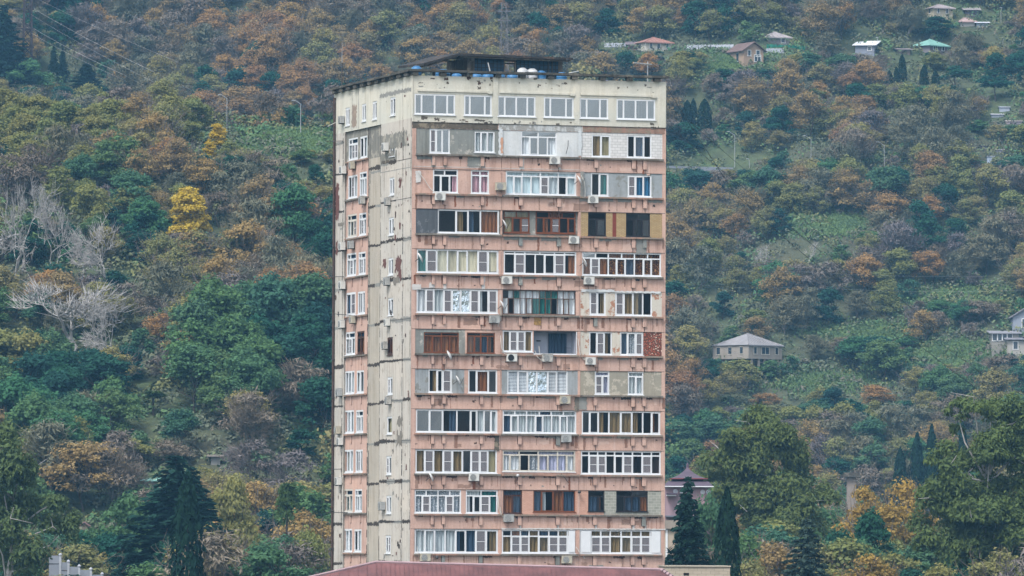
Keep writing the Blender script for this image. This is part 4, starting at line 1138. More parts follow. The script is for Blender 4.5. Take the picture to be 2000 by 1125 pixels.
for lab, pts, m in cab:
    q = [L2W(*(lambda a: (a[0], -.1 - .08 * (i % 2), a[1]))(FU(x, y, -.12))) for i, (x, y) in enumerate(pts)]
    mb = MB(); mb.path([p - q[0] for p in q], .025, m, 5)
    o = mb.build('cable' if 'cable' in lab else ('hose' if 'hose' in lab else 'rod')); o.location = q[0]
    tag(o, lab, o.name.split('.')[0])
dp_ = MB(); ds = MB()
v = LV(654.2, 600)[0]
root = empty('drainpipe', C0 + vd * v + nl * .12); tag(root, 'long dark rusty drainpipe down the far edge of the side wall', 'pipe')
dp_.bar((0, 0, 1), (0, 0, ZTOP - .3), .09, .09, plain('rusty_pipe', lin('#55423a'), .8, .3, 4), 8); dp_.build('pipe', root)
for i in range(12): ds.box(-.12, .12, -.12, .12, 6 + i * 2.75, 6.08 + i * 2.75, DMET)
ds.build('clamp', root)
for i, (x0, y0, x1, y1, lab) in enumerate(((648, 247, 662, 232, 'short pale rod poking out by the cream floor air conditioner'), (643, 276, 663, 275, 'horizontal rod sticking out below the cream floor corner'), (637, 541, 664, 540, 'thin clothes rod sticking out past the drainpipe'), (660, 613, 690, 617, 'thin rod across the paired window with red brick edge'), (647, 917, 660, 916, 'small rod aerial low on the outer strip'), (648, 1001, 672, 1001, 'thin dark rod in front of the lowest but one side balcony'))):
    v0, z0 = LV(x0, y0, -.3); v1, z1 = LV(x1, y1, -.3)
    a, b = C0 + vd * v0 + nl * .6 + Vector((0, 0, z0)), C0 + vd * v1 + nl * .02 + Vector((0, 0, z1))
    pole_thing('wall_rod', lab, 'rod', [(b, a, .025, HOSE if i < 1 else DMET, 1)])
# ------------------------------------------------------------------ trees
def leafmat(name, cols, rough=.8, trans=.36, var=.35, spots=None):
    """foliage: colour differs from tree to tree, from clump to clump and a little from leaf to leaf"""
    t = NT(name)
    oi = t.new('ObjectInfo')
    cr_ = t.n.new('ShaderNodeValToRGB')
    cr_.color_ramp.interpolation = 'LINEAR'
    el = cr_.color_ramp.elements
    el[0].color, el[1].color = cols[0], cols[-1]
    for i, c in enumerate(cols[1:-1]):
        e = el.new((i + 1) / (len(cols) - 1)); e.color = c
    t.l.new(oi.outputs['Random'], cr_.inputs[0])
    c = cr_.outputs[0]
    n = t.ramp(t.noise(.55, 3, .6), .35, .65)
    c = t.mix(t.math('MULTIPLY', n, var), c, t.mix(1.0, c, (1.4, 1.3, .8, 1), 'MULTIPLY'))
    n3 = t.ramp(t.noise(7.0, 1, .5), .3, .7)
    c = t.mix(t.math('MULTIPLY', n3, .5), c, t.mix(1.0, c, (.62, .64, .7, 1), 'MULTIPLY'))
    n2 = t.ramp(t.noise(2.2, 2, .6), .3, .7)
    c = t.mix(t.math('MULTIPLY', n2, .45), c, t.mix(1.0, c, (.55, .62, .7, 1), 'MULTIPLY'))
    if spots: c = t.mix(t.ramp(t.noise(.9, 3, .6), .56, .62), c, spots)
    t.n.remove(t.p)
    d, tl, mx = t.new('BsdfDiffuse'), t.new('BsdfTranslucent'), t.new('MixShader')
    t.l.new(c, d.inputs[0]); t.l.new(c, tl.inputs[0])
    mx.inputs[0].default_value = trans
    t.l.new(d.outputs[0], mx.inputs[1]); t.l.new(tl.outputs[0], mx.inputs[2])
    t.l.new(mx.outputs[0], t.n['Material Output'].inputs[0])
    return t.m

def rgb(*a): return [(*x, 1) for x in a]
LM = {
 'bare': leafmat('twigs_mauve', rgb((.145, .125, .12), (.175, .145, .115), (.14, .125, .135), (.185, .155, .12), (.155, .125, .105)), trans=.0, var=.25),
 'lichen': leafmat('twigs_grey_green', rgb((.135, .14, .10), (.155, .145, .095), (.125, .135, .10)), trans=.0, var=.25),
 'russet': leafmat('leaves_russet', rgb((.374, .220, .088), (.297, .193, .099), (.396, .253, .099), (.297, .171, .094), (.341, .253, .110)), var=.3),
 'olive': leafmat('leaves_olive', rgb((.260, .247, .104), (.208, .221, .098), (.293, .260, .104), (.234, .215, .104)), var=.35),
 'tawny': leafmat('leaves_tawny', rgb((.310, .224, .098), (.253, .190, .103), (.345, .241, .098), (.265, .213, .115)), var=.3),
 'lime': leafmat('leaves_yellow_green', rgb((.19, .215, .08), (.235, .225, .085), (.16, .20, .08)), var=.3),
 'green': leafmat('leaves_green', rgb((.06, .165, .085), (.10, .185, .075), (.06, .145, .10), (.12, .19, .075)), var=.35),
 'dark': leafmat('leaves_evergreen', rgb((.022, .085, .066), (.03, .095, .058), (.026, .08, .07)), var=.3),
 'gold': leafmat('leaves_gold', rgb((.56, .40, .05), (.52, .39, .06)), var=.2),
 'amber': leafmat('leaves_amber', rgb((.380, .253, .063), (.310, .218, .069)), var=.3),
 'euc': leafmat('leaves_eucalypt', rgb((.10, .145, .055), (.118, .152, .058), (.094, .14, .062)), var=.45),
 'cyp': leafmat('needles_cypress', rgb((.013, .036, .024), (.017, .04, .024)), var=.25),
 'con': leafmat('needles_conifer', rgb((.020, .055, .045), (.028, .060, .042)), var=.3),
 'palm': leafmat('fronds_palm', rgb((.06, .12, .05), (.075, .12, .045)), var=.3),
 'bluecon': leafmat('needles_grey_green', rgb((.05, .085, .075), (.055, .085, .07)), var=.3),
 'bankgrass': leafmat('grass_bank', rgb((.12, .19, .095), (.12, .19, .095)), var=.6),
}
BARK = plain('bark_brown', (.075, .06, .05, 1), .95, .2, 3)
BARKP = plain('bark_pale', (.50, .48, .46, 1), .9, .25, 2)
BARKG = plain('bark_grey', (.16, .145, .13, 1), .95, .2, 3)

def tubes(p0, p1, r0, r1, k=3):
    p0, p1 = np.asarray(p0, float), np.asarray(p1, float)
    r0, r1 = np.asarray(r0, float)[:, None, None], np.asarray(r1, float)[:, None, None]
    d = p1 - p0
    d /= np.linalg.norm(d, axis=1, keepdims=True) + 1e-9
    a = np.where(np.abs(d[:, 2:3]) < .9, np.array([[0, 0, 1.]]), np.array([[1., 0, 0]]))
    u = np.cross(d, a); u /= np.linalg.norm(u, axis=1, keepdims=True)
    w = np.cross(d, u)
    t = np.arange(k) * 2 * np.pi / k
    ring = u[:, None] * np.cos(t)[None, :, None] + w[:, None] * np.sin(t)[None, :, None]
    v = np.concatenate([p0[:, None] + ring * r0, p1[:, None] + ring * r1], 1)
    n = len(p0)
    base = (np.arange(n) * 2 * k)[:, None, None]
    i = np.arange(k); j = (i + 1) % k
    f = np.stack([i, j, j + k, i + k], -1)[None] + base
    return v.reshape(-1, 3), f.reshape(-1, 4)

def join(*vf):
    vs, fs, o = [], [], 0
    for v, f in vf:
        vs.append(v); fs.append(f + o); o += len(v)
    return np.concatenate(vs), np.concatenate(fs)

def grow(rng, start, d, L, r, depth, out, spread=.7, up=.25, kids=(2, 4), level=0, bend=.25, shrink=.72):
    p = np.array(start, float); d = np.array(d, float)
    n = 3 if level < 3 else 2
    pts = [p]
    for i in range(n):
        d = d + rng.normal(0, bend, 3) + np.array([0, 0, up * .3])
        d /= np.linalg.norm(d)
        q = p + d * L / n
        ra, rb_ = r * (1 - .45 * i / n), r * (1 - .45 * (i + 1) / n)
        out.append((p, q, ra, rb_, level))
        p = q; pts.append(p)
    if depth <= 0: return
    for _ in range(rng.integers(kids[0], kids[1] + 1)):
        nd = d + rng.normal(0, spread, 3) + np.array([0, 0, up])
        nd /= np.linalg.norm(nd)
        s = pts[rng.integers(max(1, n - 1), n + 1)]
        grow(rng, s, nd, L * shrink * rng.uniform(.75, 1.15), r * .55, depth - 1, out, spread, up, kids, level + 1, bend, shrink)

def diamonds(c, nrm, size, rng, aspect=1.7, ax=None):
    """leaf-sized four-cornered faces at C, facing NRM"""
    n = len(c)
    nrm = nrm / (np.linalg.norm(nrm, axis=1, keepdims=True) + 1e-9)
    a = rng.normal(0, 1, (n, 3)) if ax is None else ax + rng.normal(0, .25, (n, 3))
    u = a - nrm * np.sum(a * nrm, 1, keepdims=True); u /= np.linalg.norm(u, axis=1, keepdims=True) + 1e-9
    w = np.cross(nrm, u)
    s = (size * rng.uniform(.6, 1.35, n))[:, None]
    v = np.stack([c - u * s * aspect * .5, c + w * s * .5 + nrm * s * .12, c + u * s * aspect * .5, c - w * s * .5 + nrm * s * .12], 1)
    f = np.arange(n * 4).reshape(n, 4)
    return v.reshape(-1, 3), f

def cloud(rng, lobes, per, size, aspect=1.6, shell=.55, droop=0.0):
    """leaves spread through ellipsoid lobes (x, y, z, rx, ry, rz), denser near each lobe's skin"""
    V = []
    for (x, y, z, rx, ry, rz) in lobes:
        n = max(8, int(per * (rx * ry + rx * rz + ry * rz) / 3))
        d = rng.normal(0, 1, (n, 3)); d /= np.linalg.norm(d, axis=1, keepdims=True)
        d[:, 2] = np.where(d[:, 2] < -.55, -d[:, 2] * .5, d[:, 2])
        rr = (1 - shell + shell * rng.uniform(0, 1, n) ** .5) * rng.uniform(.86, 1.14, n)
        bump = 1 + .18 * np.sin(d[:, 0] * 5 + x) * np.sin(d[:, 1] * 6 + y) + .14 * np.sin(d[:, 2] * 8 + z)
        c = d * (rr * bump)[:, None] * np.array([rx, ry, rz]) + np.array([x, y, z])
        nr = d * .8 + rng.normal(0, .6, (n, 3)) + np.array([0, -.1, .6])
        ax = None
        if droop: ax = np.tile(np.array([0, 0, -1.0]), (n, 1)) * droop + rng.normal(0, .4, (n, 3))
        V.append(diamonds(c, nr, size, rng, aspect, ax))
    return join(*V)

def crown_lobes(rng, h, w, n, z0=.35, flat=.8, taper=.35):
    L = []
    for i in range(n):
        t = rng.uniform(0, 1) ** .8
        z = h * (z0 + (1 - z0) * t * .92)
        rad = w / 2 * math.sqrt(max(.05, 1 - (2 * t - .85) ** 2 * .8)) * (1 - taper * t)
        a = rng.uniform(0, 2 * np.pi); q = rad * rng.uniform(.25, .85)
        r = w * rng.uniform(.09, .19)
        L.append((q * math.cos(a), q * math.sin(a), z, r, r, r * flat * rng.uniform(.7, 1.1)))
    return L

def lod(o, split=2):
    """branch segments -> (trunk arrays, twig arrays)"""
    P = lambda s: [np.array([x[i] for x in s]) for i in range(4)]
    a = [s for s in o if s[4] < split]; b = [s for s in o if s[4] >= split]
    return P(a), (P(b) if b else None)

def tree_meshes(kind, seed, h, w):
    """(trunk mesh, crown mesh) for one look of a kind; metres, base at the origin"""
    rng = np.random.default_rng(seed)
    segs = []
    bushy = kind in ('bush', 'thicket', 'scrub')
    kind = {'bush': 'green', 'thicket': 'bare', 'scrub': 'olive'}.get(kind, kind)
    if kind in ('bare', 'plane', 'lichen'):
        pale = kind == 'plane'
        d = (rng.normal(0, .12), rng.normal(0, .12), 1)
        if pale:
            grow(rng, (0, 0, -.6), d, h * .34, .019 * h, 5, segs, .62, .2, (2, 3), 0, .24, .78)
        else:
            grow(rng, (0, 0, -.5), d, h * .30, .016 * h, 4, segs, .75, .26, (2, 4), 0, .16, .74)
        sp = 3 if pale else 2
        (a0, a1, ra, rb_), tw = lod(segs, sp)
        t = tubes(a0, a1, ra, rb_, 5)
        b0, b1, c0, c1 = tw
        mn = .04 if pale else .034
        tv = [tubes(b0, b1, np.maximum(c0, mn), np.maximum(c1, mn * .7), 3)]
        ends = b1[rng.random(len(b1)) < (.8 if pale else 1.0)]
        k = 2 if pale else 2
        e = np.repeat(ends, k, 0)
        cen = np.array([0, 0, h * .35])
        dr = (e - cen); dr /= np.linalg.norm(dr, axis=1, keepdims=True)
        dr = dr + rng.normal(0, .45, e.shape) + np.array([0, 0, .3]); dr /= np.linalg.norm(dr, axis=1, keepdims=True)
        ln = rng.uniform(.5, 1.25, len(e))[:, None] * (h / 9)
        tv.append(tubes(e, e + dr * ln, np.full(len(e), mn * .8), np.full(len(e), .008), 3))
        v, f = join(*tv)
        if not pale:                                     # a haze of fine twigs round the branches
            al = np.concatenate([t[0], v]); s = (w / 2) / (np.percentile(np.hypot(al[:, 0], al[:, 1]), 97) + 1e-6); sz = h / np.percentile(al[:, 2], 99.5)
            lb = crown_lobes(rng, h, w, 26 if not bushy else 18, .3 if not bushy else .05, .85, .3)
            cv, cf = cloud(rng, lb, 75, .11, 6.5, .85, -.8)
            v, f = join((v, f), (cv / np.array([s, s, sz]), cf))
        # fit the crown to the asked width
        allv = np.concatenate([t[0], v]); s = (w / 2) / (np.percentile(np.hypot(allv[:, 0], allv[:, 1]), 97) + 1e-6); sz = h / np.percentile(allv[:, 2], 99.5)
        S = np.array([s, s, sz])
        bm = BARKP if pale else BARKG
        return mesh_np('trunk', t[0] * S, t[1], [bm]), mesh_np('crown', v * S, f, [BARKP if pale else LM[kind]])
    if kind in ('russet', 'olive', 'tawny', 'lime', 'green', 'dark', 'gold', 'amber'):
        lean = rng.normal(0, .08, 2)
        grow(rng, (0, 0, -.5), (lean[0], lean[1], 1), h * .42, .018 * h, 2, segs, .6, .35, (3, 4), 0, .12, .7)
        a0, a1, ra, rb_ = [np.array([x[i] for x in segs]) for i in range(4)]
        t = tubes(a0, a1, ra, rb_, 5)
        n = {'russet': 34, 'tawny': 30, 'olive': 32, 'lime': 34, 'green': 36, 'dark': 30, 'gold': 70, 'amber': 40}[kind]
        lobes = crown_lobes(rng, h, w, 22 if bushy else n, .04 if bushy else {'lime': .12, 'dark': .12, 'gold': .2}.get(kind, .26), .78, .25)
        per = {'russet': 135, 'tawny': 110, 'olive': 125, 'lime': 150, 'green': 165, 'dark': 200, 'gold': 230, 'amber': 110}[kind]
        v, f = cloud(rng, lobes, per, {'dark': .25, 'green': .24, 'gold': .24}.get(kind, .21), 1.6, .8)
        mats = [LM[kind]]; mi = np.zeros(len(f), int)
        if kind in ('russet', 'olive', 'tawny', 'amber'):                  # bare twigs stand out between the last leaves
            s2 = []
            for _ in range(70):
                a = rng.uniform(0, 2 * np.pi); q = w * .5 * math.sqrt(rng.uniform(.02, .8)); z = h * rng.uniform(.4, .9)
                p = np.array([q * math.cos(a), q * math.sin(a), z]); dd = p - np.array([0, 0, h * .3]); dd /= np.linalg.norm(dd)
                grow(rng, p - dd * .6, dd, w * .16, .035, 1, s2, .6, .25, (2, 3), 0, .2, .8)
            b = [np.array([x[i] for x in s2]) for i in range(4)]
            tv, tf = tubes(b[0], b[1], b[2], b[3], 3)
            f2 = tf + len(v); v = np.concatenate([v, tv]); f = np.concatenate([f, f2]); mats.append(LM['bare']); mi = np.concatenate([mi, np.ones(len(tf), int)])
        return mesh_np('trunk', t[0], t[1], [BARK]), mesh_np('crown', v, f, mats, mi)
    if kind == 'cyp':
        t = tubes([[0, 0, -.5]], [[0, 0, h * .9]], [.16], [.04], 6)
        n = int(420 * w * h / 6)
        z = rng.uniform(0, 1, n) ** .9
        prof = np.interp(z, [0, .12, .35, .7, .9, 1], [.7, 1.1, 1.2, .9, .5, .08])
        a = rng.uniform(0, 2 * np.pi, n)
        rr = w / 2 * prof * (.6 + .4 * rng.uniform(0, 1, n) ** .4) * (1 + .14 * np.sin(a * 4 + z * 9) + .1 * np.sin(a * 7 - z * 21))
        c = np.stack([rr * np.cos(a), rr * np.sin(a), h * (.02 + .98 * z)], 1)
        nr = np.stack([np.cos(a), np.sin(a), np.full(n, .45)], 1) + rng.normal(0, .5, (n, 3))
        v, f = diamonds(c, nr, .26, rng, 2.2, np.tile([0, 0, 1.0], (n, 1)))
        return mesh_np('trunk', *t, [BARK]), mesh_np('crown', v, f, [LM['cyp']])
    if kind in ('con', 'bluecon', 'fir'):
        t = tubes([[0, 0, -.5]], [[0, 0, h * .98]], [.02 * h], [.02], 6)
        V, tips, S = [], [], []
        lev = int(h / (.42 if kind == 'con' else .5))
        for i in range(lev):
            u = i / lev
            z = h * (.06 + .93 * u)
            rad = w / 2 * (1 - u) ** .8 * (1.0 if u > .1 else .85) + .12
            nb = max(5, int(7 + rad * 2.4))
            a0 = rng.uniform(0, 6)
            for j in range(nb):
                a = a0 + 2 * np.pi * j / nb + rng.normal(0, .15)
                L = rad * rng.uniform(.42, 1.22)
                m = max(4, int(L * 16))
                s = rng.uniform(.12, 1, m) ** .75
                sag = (-.10 if kind == 'con' else -.2) * L * s ** 1.6 + .12 * L * s
                sp = rng.normal(0, .14 * L * (1.05 - s) + .05, m)
                c = np.stack([L * s * np.cos(a) - sp * np.sin(a), L * s * np.sin(a) + sp * np.cos(a), z + sag + rng.normal(0, .06, m)], 1)
                nr = np.tile([.25 * np.cos(a), .25 * np.sin(a), 1.0], (m, 1)) + rng.normal(0, .45, (m, 3))
                V.append(diamonds(c, nr, .34, rng, 1.8, np.tile([np.cos(a), np.sin(a), -.2], (m, 1))))
                S.append(([0, 0, z - .05], [L * .8 * np.cos(a), L * .8 * np.sin(a), z - .02]))
        v, f = join(*V)
        S = np.array(S); st = tubes(S[:, 0], S[:, 1], np.full(len(S), .04), np.full(len(S), .015), 3)
        return mesh_np('trunk', *join(t, st), [BARK]), mesh_np('crown', v, f, [LM['bluecon' if kind == 'bluecon' else 'con']])
    if kind == 'pine':
        grow(rng, (0, 0, -.5), (.05, 0, 1), h * .55, .02 * h, 2, segs, .6, .3, (3, 4), 0, .08, .6)
        b = [np.array([x[i] for x in segs]) for i in range(4)]
        lobes = []
        for i in range(13):
            a = rng.uniform(0, 6.28); q = w * .5 * math.sqrt(rng.uniform(0, .7)); z = h * (.9 - .28 * (q / (w * .5)) ** 2 - rng.uniform(0, .28))
            lobes.append((q * math.cos(a), q * math.sin(a), z, w * .17, w * .17, w * .11))
        v, f = cloud(rng, lobes, 110, .3, 2.0, .6)
        return mesh_np('trunk', *tubes(*b, 5), [BARK]), mesh_np('crown', v, f, [LM['dark']])
    if kind == 'palm':
        t = tubes([[0, 0, -.5], [.1, 0, h * .45]], [[.1, 0, h * .45], [.05, 0, h * .86]], [.2, .17], [.17, .15], 7)
        V = []
        for i in range(34):
            a = i * 2.4 + rng.normal(0, .1); el = rng.uniform(-.5, 1.1); L = w / 2 * rng.uniform(.8, 1.1)
            for s in np.linspace(.45, 1, 9):
                x = L * s * math.cos(el); z = h * .88 + L * s * math.sin(el) - .35 * L * s * s
                for sd_ in (-.5, -.25, 0, .25, .5):
                    aa = a + sd_ * s * .7
                    V.append((x * math.cos(aa), x * math.sin(aa), z, math.cos(aa), math.sin(aa)))
        V = np.array(V)
        nr = np.tile([0, 0, 1.0], (len(V), 1)) + rng.normal(0, .5, (len(V), 3))
        v, f = diamonds(V[:, :3], nr, .2, rng, 3.2, np.stack([V[:, 3], V[:, 4], np.full(len(V), -.4)], 1))
        return mesh_np('trunk', *t, [BARK]), mesh_np('crown', v, f, [LM['palm']])

KNAME = {'bare': ('bare_tree', 'bare trees on the hillsides'), 'lichen': ('grey_twigged_tree', 'grey twigged trees on the hillsides'), 'plane': ('pale_barked_tree', 'pale barked trees on the near slope'), 'russet': ('russet_tree', 'russet trees on the hillsides'), 'olive': ('olive_green_tree', 'olive green trees on the hillsides'),
         'tawny': ('tawny_tree', 'tawny trees on the hillsides'), 'lime': ('yellow_green_tree', 'yellow green trees on the hillsides'), 'green': ('leafy_green_tree', 'leafy green trees on the hillsides'), 'dark': ('evergreen_tree', 'dark evergreen trees on the hillsides'), 'gold': ('golden_tree', 'golden autumn trees'), 'amber': ('golden_tree', 'golden autumn trees'), 'bush': ('leafy_bush', 'bushes on the hillsides'), 'thicket': ('bare_bush', 'bare bushes on the hillsides'), 'scrub': ('olive_bush', 'olive bushes on the hillsides'),
         'cyp': ('cypress_tree', 'dark cypress trees'), 'con': ('conifer_tree', 'dark conifers'), 'bluecon': ('grey_conifer_tree', 'dark conifers'), 'pine': ('pine_tree', 'umbrella pines'), 'palm': ('palm_tree', 'palms')}
LOOKS = {}
def look(kind, i, h, w):
    key = (kind, i)
    if key not in LOOKS: LOOKS[key] = (*tree_meshes(kind, 100 * sum(map(ord, kind)) + i, h, w), h, w)
    return LOOKS[key]
BASE = {'bare': (8.0, 8.0, 6), 'lichen': (7.8, 7.8, 5), 'russet': (7.8, 8.2, 5), 'olive': (7.4, 7.9, 5), 'tawny': (7.8, 8.0, 5), 'lime': (6.5, 7.0, 4), 'green': (8.0, 7.8, 5), 'dark': (7.0, 6.6, 4), 'gold': (9.0, 6.4, 2), 'plane': (12, 12, 4), 'cyp': (11, 2.3, 3), 'con': (14, 7.0, 2), 'bluecon': (11, 7, 1), 'pine': (9, 7, 2), 'palm': (7, 3.4, 2), 'amber': (9.0, 7.5, 2), 'bush': (3.4, 4.6, 3), 'thicket': (3.6, 4.6, 3), 'scrub': (3.4, 4.6, 3)}
trees = []                                               # (object, kind, ...) for the labels
tr_ = random.Random(21)
def plant(kind, pos, h=None, w=None, label=None, i=None):
    bh, bw, n = BASE[kind]
    m = look(kind, tr_.randrange(n) if i is None else i, bh, bw)
    r = empty(KNAME[kind][0], pos, tr_.uniform(0, 6.28))
    h = h or bh; w = w or bw
    r.scale = (w / bw, w / bw, h / bh)
    link('trunk', m[0], r); link('crown', m[1], r)
    tag(r, label, 'tree', KNAME[kind][1])
    trees.append((r, kind, label is not None, h))
    return r

def plant_px(kind, x, ybase, ytop, wpx, label, Y=None, i=None):
    """a tree whose foot stands on the terrain along a photo line of sight (or at depth Y)"""
    p = ground_hit(x, ybase) if Y is None else at(x, ybase, Y)
    if Y is not None: p.z = float(H(p.x, p.y))
    ztop = at(x, ytop, p.y).z
    return plant(kind, p, max(1.5, ztop - p.z), wpx * p.y / FPX, label, i)

def lobed_tree(name, label, Y, lobes, seed, mat, size, per, xbase, limbs, droop=.8, group=None, bark=BARKP, pale=True):
    """a big broken-crowned tree: lobes given by their outline in the photo at depth Y, given real depth here"""
    rng = np.random.default_rng(seed)
    s = Y / FPX
    base = at(xbase, 1060, Y); base.z = float(H(base.x, base.y))
    L = []
    xs = [l[0] for l in lobes]; mid = (min(xs) + max(xs)) / 2; half = (max(xs) - min(xs)) / 2 + 1
    for (x, y, rx, ry) in lobes:
        p = at(x, y, Y) - base
        q = math.sqrt(max(.1, 1 - ((x - mid) / half) ** 2)) * half * s * .75
        dy = rng.uniform(-q, q * .5)
        k = (.55, .55)
        for _ in range(4):                               # break each mass into smaller tufts
            ox, oz, oy = rng.normal(0, .36, 3)
            L.append((p.x + ox * rx * s, p.y + dy + oy * rx * s, p.z + oz * ry * s, rx * s * k[0] * rng.uniform(.8, 1.2), rx * s * k[0], ry * s * .78 * rng.uniform(.8, 1.25)))
    v, f = cloud(rng, L, per, size, 2.6, .6, droop)
    r = empty(name, base)
    tag(r, label, 'tree', group)
    link('crown', mesh_np('crown', v, f, [mat]), r)
    seg = []
    tz = min(l[2] for l in L)
    zt = max(l[2] for l in L)
    p = np.array([0, 0, -.5]); tgt = np.array([(at(mid, 900, Y) - base).x * .6, 0, zt * .8])
    n = 6
    for i in range(n):
        q = p + (tgt - p) / (n - i) + rng.normal(0, .18, 3)
        seg.append((p, q, .5 * (1 - i / (n + 1)), .5 * (1 - (i + 1) / (n + 1)), 0)); p = q
    spine = [a[1] for a in seg]
    for _ in range(limbs):
        l = L[rng.integers(len(L))]
        t = np.array(l[:3]) + rng.normal(0, .4, 3); t[1] -= l[4] * rng.uniform(-.2, .8)
        below = [q for q in spine if q[2] < t[2]] or [spine[0]]
        a = below[rng.integers(max(0, len(below) - 2), len(below))]
        mpt = (a + t) / 2 + rng.normal(0, .45, 3)
        seg += [(a, mpt, .11, .07, 1), (mpt, t, .07, .03, 1)]
        for _ in range(2):
            e = t + rng.normal(0, .7, 3); seg.append((t, e, .035, .015, 2))
    P = [np.array([x[i] for x in seg]) for i in range(4)]
    link('trunk', mesh_np('trunk', *tubes(*P, 6), [bark]), r)
    trees.append((r, 'euc', True, zt))
    return r
# ------------------------------------------------------------------ houses on the slopes and other buildings
def roofmat(name, h, rough=.7):
    t = NT(name)
    n = t.noise(.8, 5, .7)
    c = lin(h); d = tuple(x * .72 for x in c[:3]) + (1,)
    return t.done(t.mix(t.ramp(n, .35, .7), c, d), rough, .3)
WALLM = {}
def wm(h):
    if h not in WALLM: WALLM[h] = weathered('house_wall_' + h.strip('#'), lin(h), tuple(x * .6 for x in lin(h)[:3]) + (1,), tuple(x * .8 for x in lin(h)[:3]) + (1,), .64, .5)
    return WALLM[h]
WINM = plain('house_glass', lin('#39434d'), .15, .05, 1, 0, .6)
keepout = []                                             # (x, y, radius) of photo points kept free of trees in front

def house(name, label, x0, x1, yb, ye, yr, wallc, roofc, depth, yaw, roof='hip', wins=(), Y=None, foot=-3.5, wf=None, back=None, cover=0, group='houses on the far hillside', ridge=.15, stilts=0.0, frame=UPVC, over=.45, sub=None):
    """a house whose front foot meets the terrain at photo (mid, yb); ye eaves row, yr ridge row"""
    xm = (x0 + x1) / 2
    p = ground_hit(xm, yb) if Y is None else at(xm, yb, Y)
    if Y is None: p = at(xm, yb, p.y - (back if back is not None else (3.5 if wf else .8)))              # stands out from the slope on its footings
    z0 = at(xm, yb, p.y).z
    s = p.y / FPX
    W = (x1 - x0) * s
    he, hr = at(xm, ye, p.y).z - z0, at(xm, yr, p.y).z - z0
    w, D, ox, oy = W / 2, depth, 0.0, 0.0
    if wf:                                               # seen on the corner: WF of the width is front, the rest the left side
        w, D = W * wf / 2 / math.cos(R(yaw)), W * (1 - wf) / math.sin(R(yaw))
        ox, oy = (1 - wf) * W - W / 2 + w * math.cos(R(yaw)), w * math.sin(R(yaw))
    r = empty(name, (p.x + ox, p.y + oy, z0), R(yaw))
    tag(r, label, 'house', group)
    mw, mr = wm(wallc), roofmat('roof_' + roofc.strip('#'), roofc)
    mb = MB()
    mb.box(-w, w, 0, D, stilts if stilts else foot, he, mw)
    if roof == 'gable':
        mb.poly([(-w, .0, he), (w, .0, he), (0, .0, hr - .1)], mw); mb.poly([(-w, D, he), (0, D, hr - .1), (w, D, he)], mw)
    mb.build('wall', r)
    rb = MB(); o = over; e = he - .04
    if roof == 'hip':
        a, b = -w * ridge, w * ridge
        pts = [(-w - o, -o, e), (w + o, -o, e), (w + o, D + o, e), (-w - o, D + o, e), (a, D / 2, hr), (b, D / 2, hr)]
        for q in ((0, 1, 5, 4), (1, 2, 5), (2, 3, 4, 5), (3, 0, 4), (3, 2, 1, 0)): rb.poly([pts[i] for i in q], mr)
        for (i, j) in ((0, 4), (1, 5), (4, 5)): rb.bar(pts[i], Vector(pts[j]) + Vector((.001, 0, 0)), .09, .09, mr, 5)
        rb.box(-w - o, w + o, -o - .06, -o - .002, e - .16, e + .03, mr)
        nb = int(W / .9)
        for i in range(1, nb):                           # sheet seams on the near slope
            x = -w + 2 * w * i / nb
            t = min(1, (w - abs(x)) / max(.01, w * (1 - ridge)))
            rb.bar((x, -o, e + .03), (x, -o + (D / 2 + o) * t, e + (hr - e) * t + .03), .025, .025, mr, 4)
    elif roof == 'gable':
        for sx in (-1, 1):
            a = (sx * (w + o), -o, he - .3); b = (sx * (w + o), D + o, he - .3); c = (0, D + o, hr); d = (0, -o, hr)
            u = [(q[0], q[1], q[2] + .14) for q in (a, b, c, d)]
            rb.poly([a, b, c, d], mr); rb.poly(u, mr)
            rb.poly([a, d, u[3], u[0]], mr); rb.poly([a, u[0], u[1], b], mr); rb.poly([b, u[1], u[2], c], mr)
    else:                                                # a single slope
        rb.poly([(-w - o, -o, he), (w + o, -o, he), (w + o, D + o, hr), (-w - o, D + o, hr)], mr)
        rb.poly([(-w - o, -o, he + .14), (w + o, -o, he + .14), (w + o, D + o, hr + .14), (-w - o, D + o, hr + .14)], mr)
        rb.poly([(-w - o, -o, he), (w + o, -o, he), (w + o, -o, he + .14), (-w - o, -o, he + .14)], mr)
    ro = rb.build('roof', r)
    for (fx, fz, fw, fh, side) in wins:                  # fractions of the wall; side f(ront) or l/r end
        q = MB(); g = MB()
        cz = he * fz if not stilts else stilts + (he - stilts) * fz
        if side == 'f':
            cx = -w + 2 * w * fx
            a, b = cx - fw / 2, cx + fw / 2
            q.box(a - .1, a, -.05, .1, cz - fh / 2, cz + fh / 2, frame); q.box(b, b + .1, -.05, .1, cz - fh / 2, cz + fh / 2, frame)
            q.box(a - .1, b + .1, -.05, .1, cz + fh / 2, cz + fh / 2 + .1, frame); q.box(a - .16, b + .16, -.09, .1, cz - fh / 2 - .1, cz - fh / 2, frame)
            if fw > .9: q.box(cx - .04, cx + .04, -.04, .0, cz - fh / 2, cz + fh / 2, frame)
            g.box(a, b, -.012, .05, cz - fh / 2, cz + fh / 2, WINM)
        else:
            sx = w if side == 'r' else -w
            cy = D * fx
            q.box(min(sx, sx * 1.0) - .05, sx + .05, cy - fw / 2 - .1, cy + fw / 2 + .1, cz + fh / 2, cz + fh / 2 + .1, frame); q.box(sx - .08, sx + .08, cy - fw / 2 - .1, cy + fw / 2 + .1, cz - fh / 2 - .1, cz - fh / 2, frame)
            g.box(sx - .02, sx + .02, cy - fw / 2, cy + fw / 2, cz - fh / 2, cz + fh / 2, WINM)
        win = q.build('window', r); g.build('pane', win)
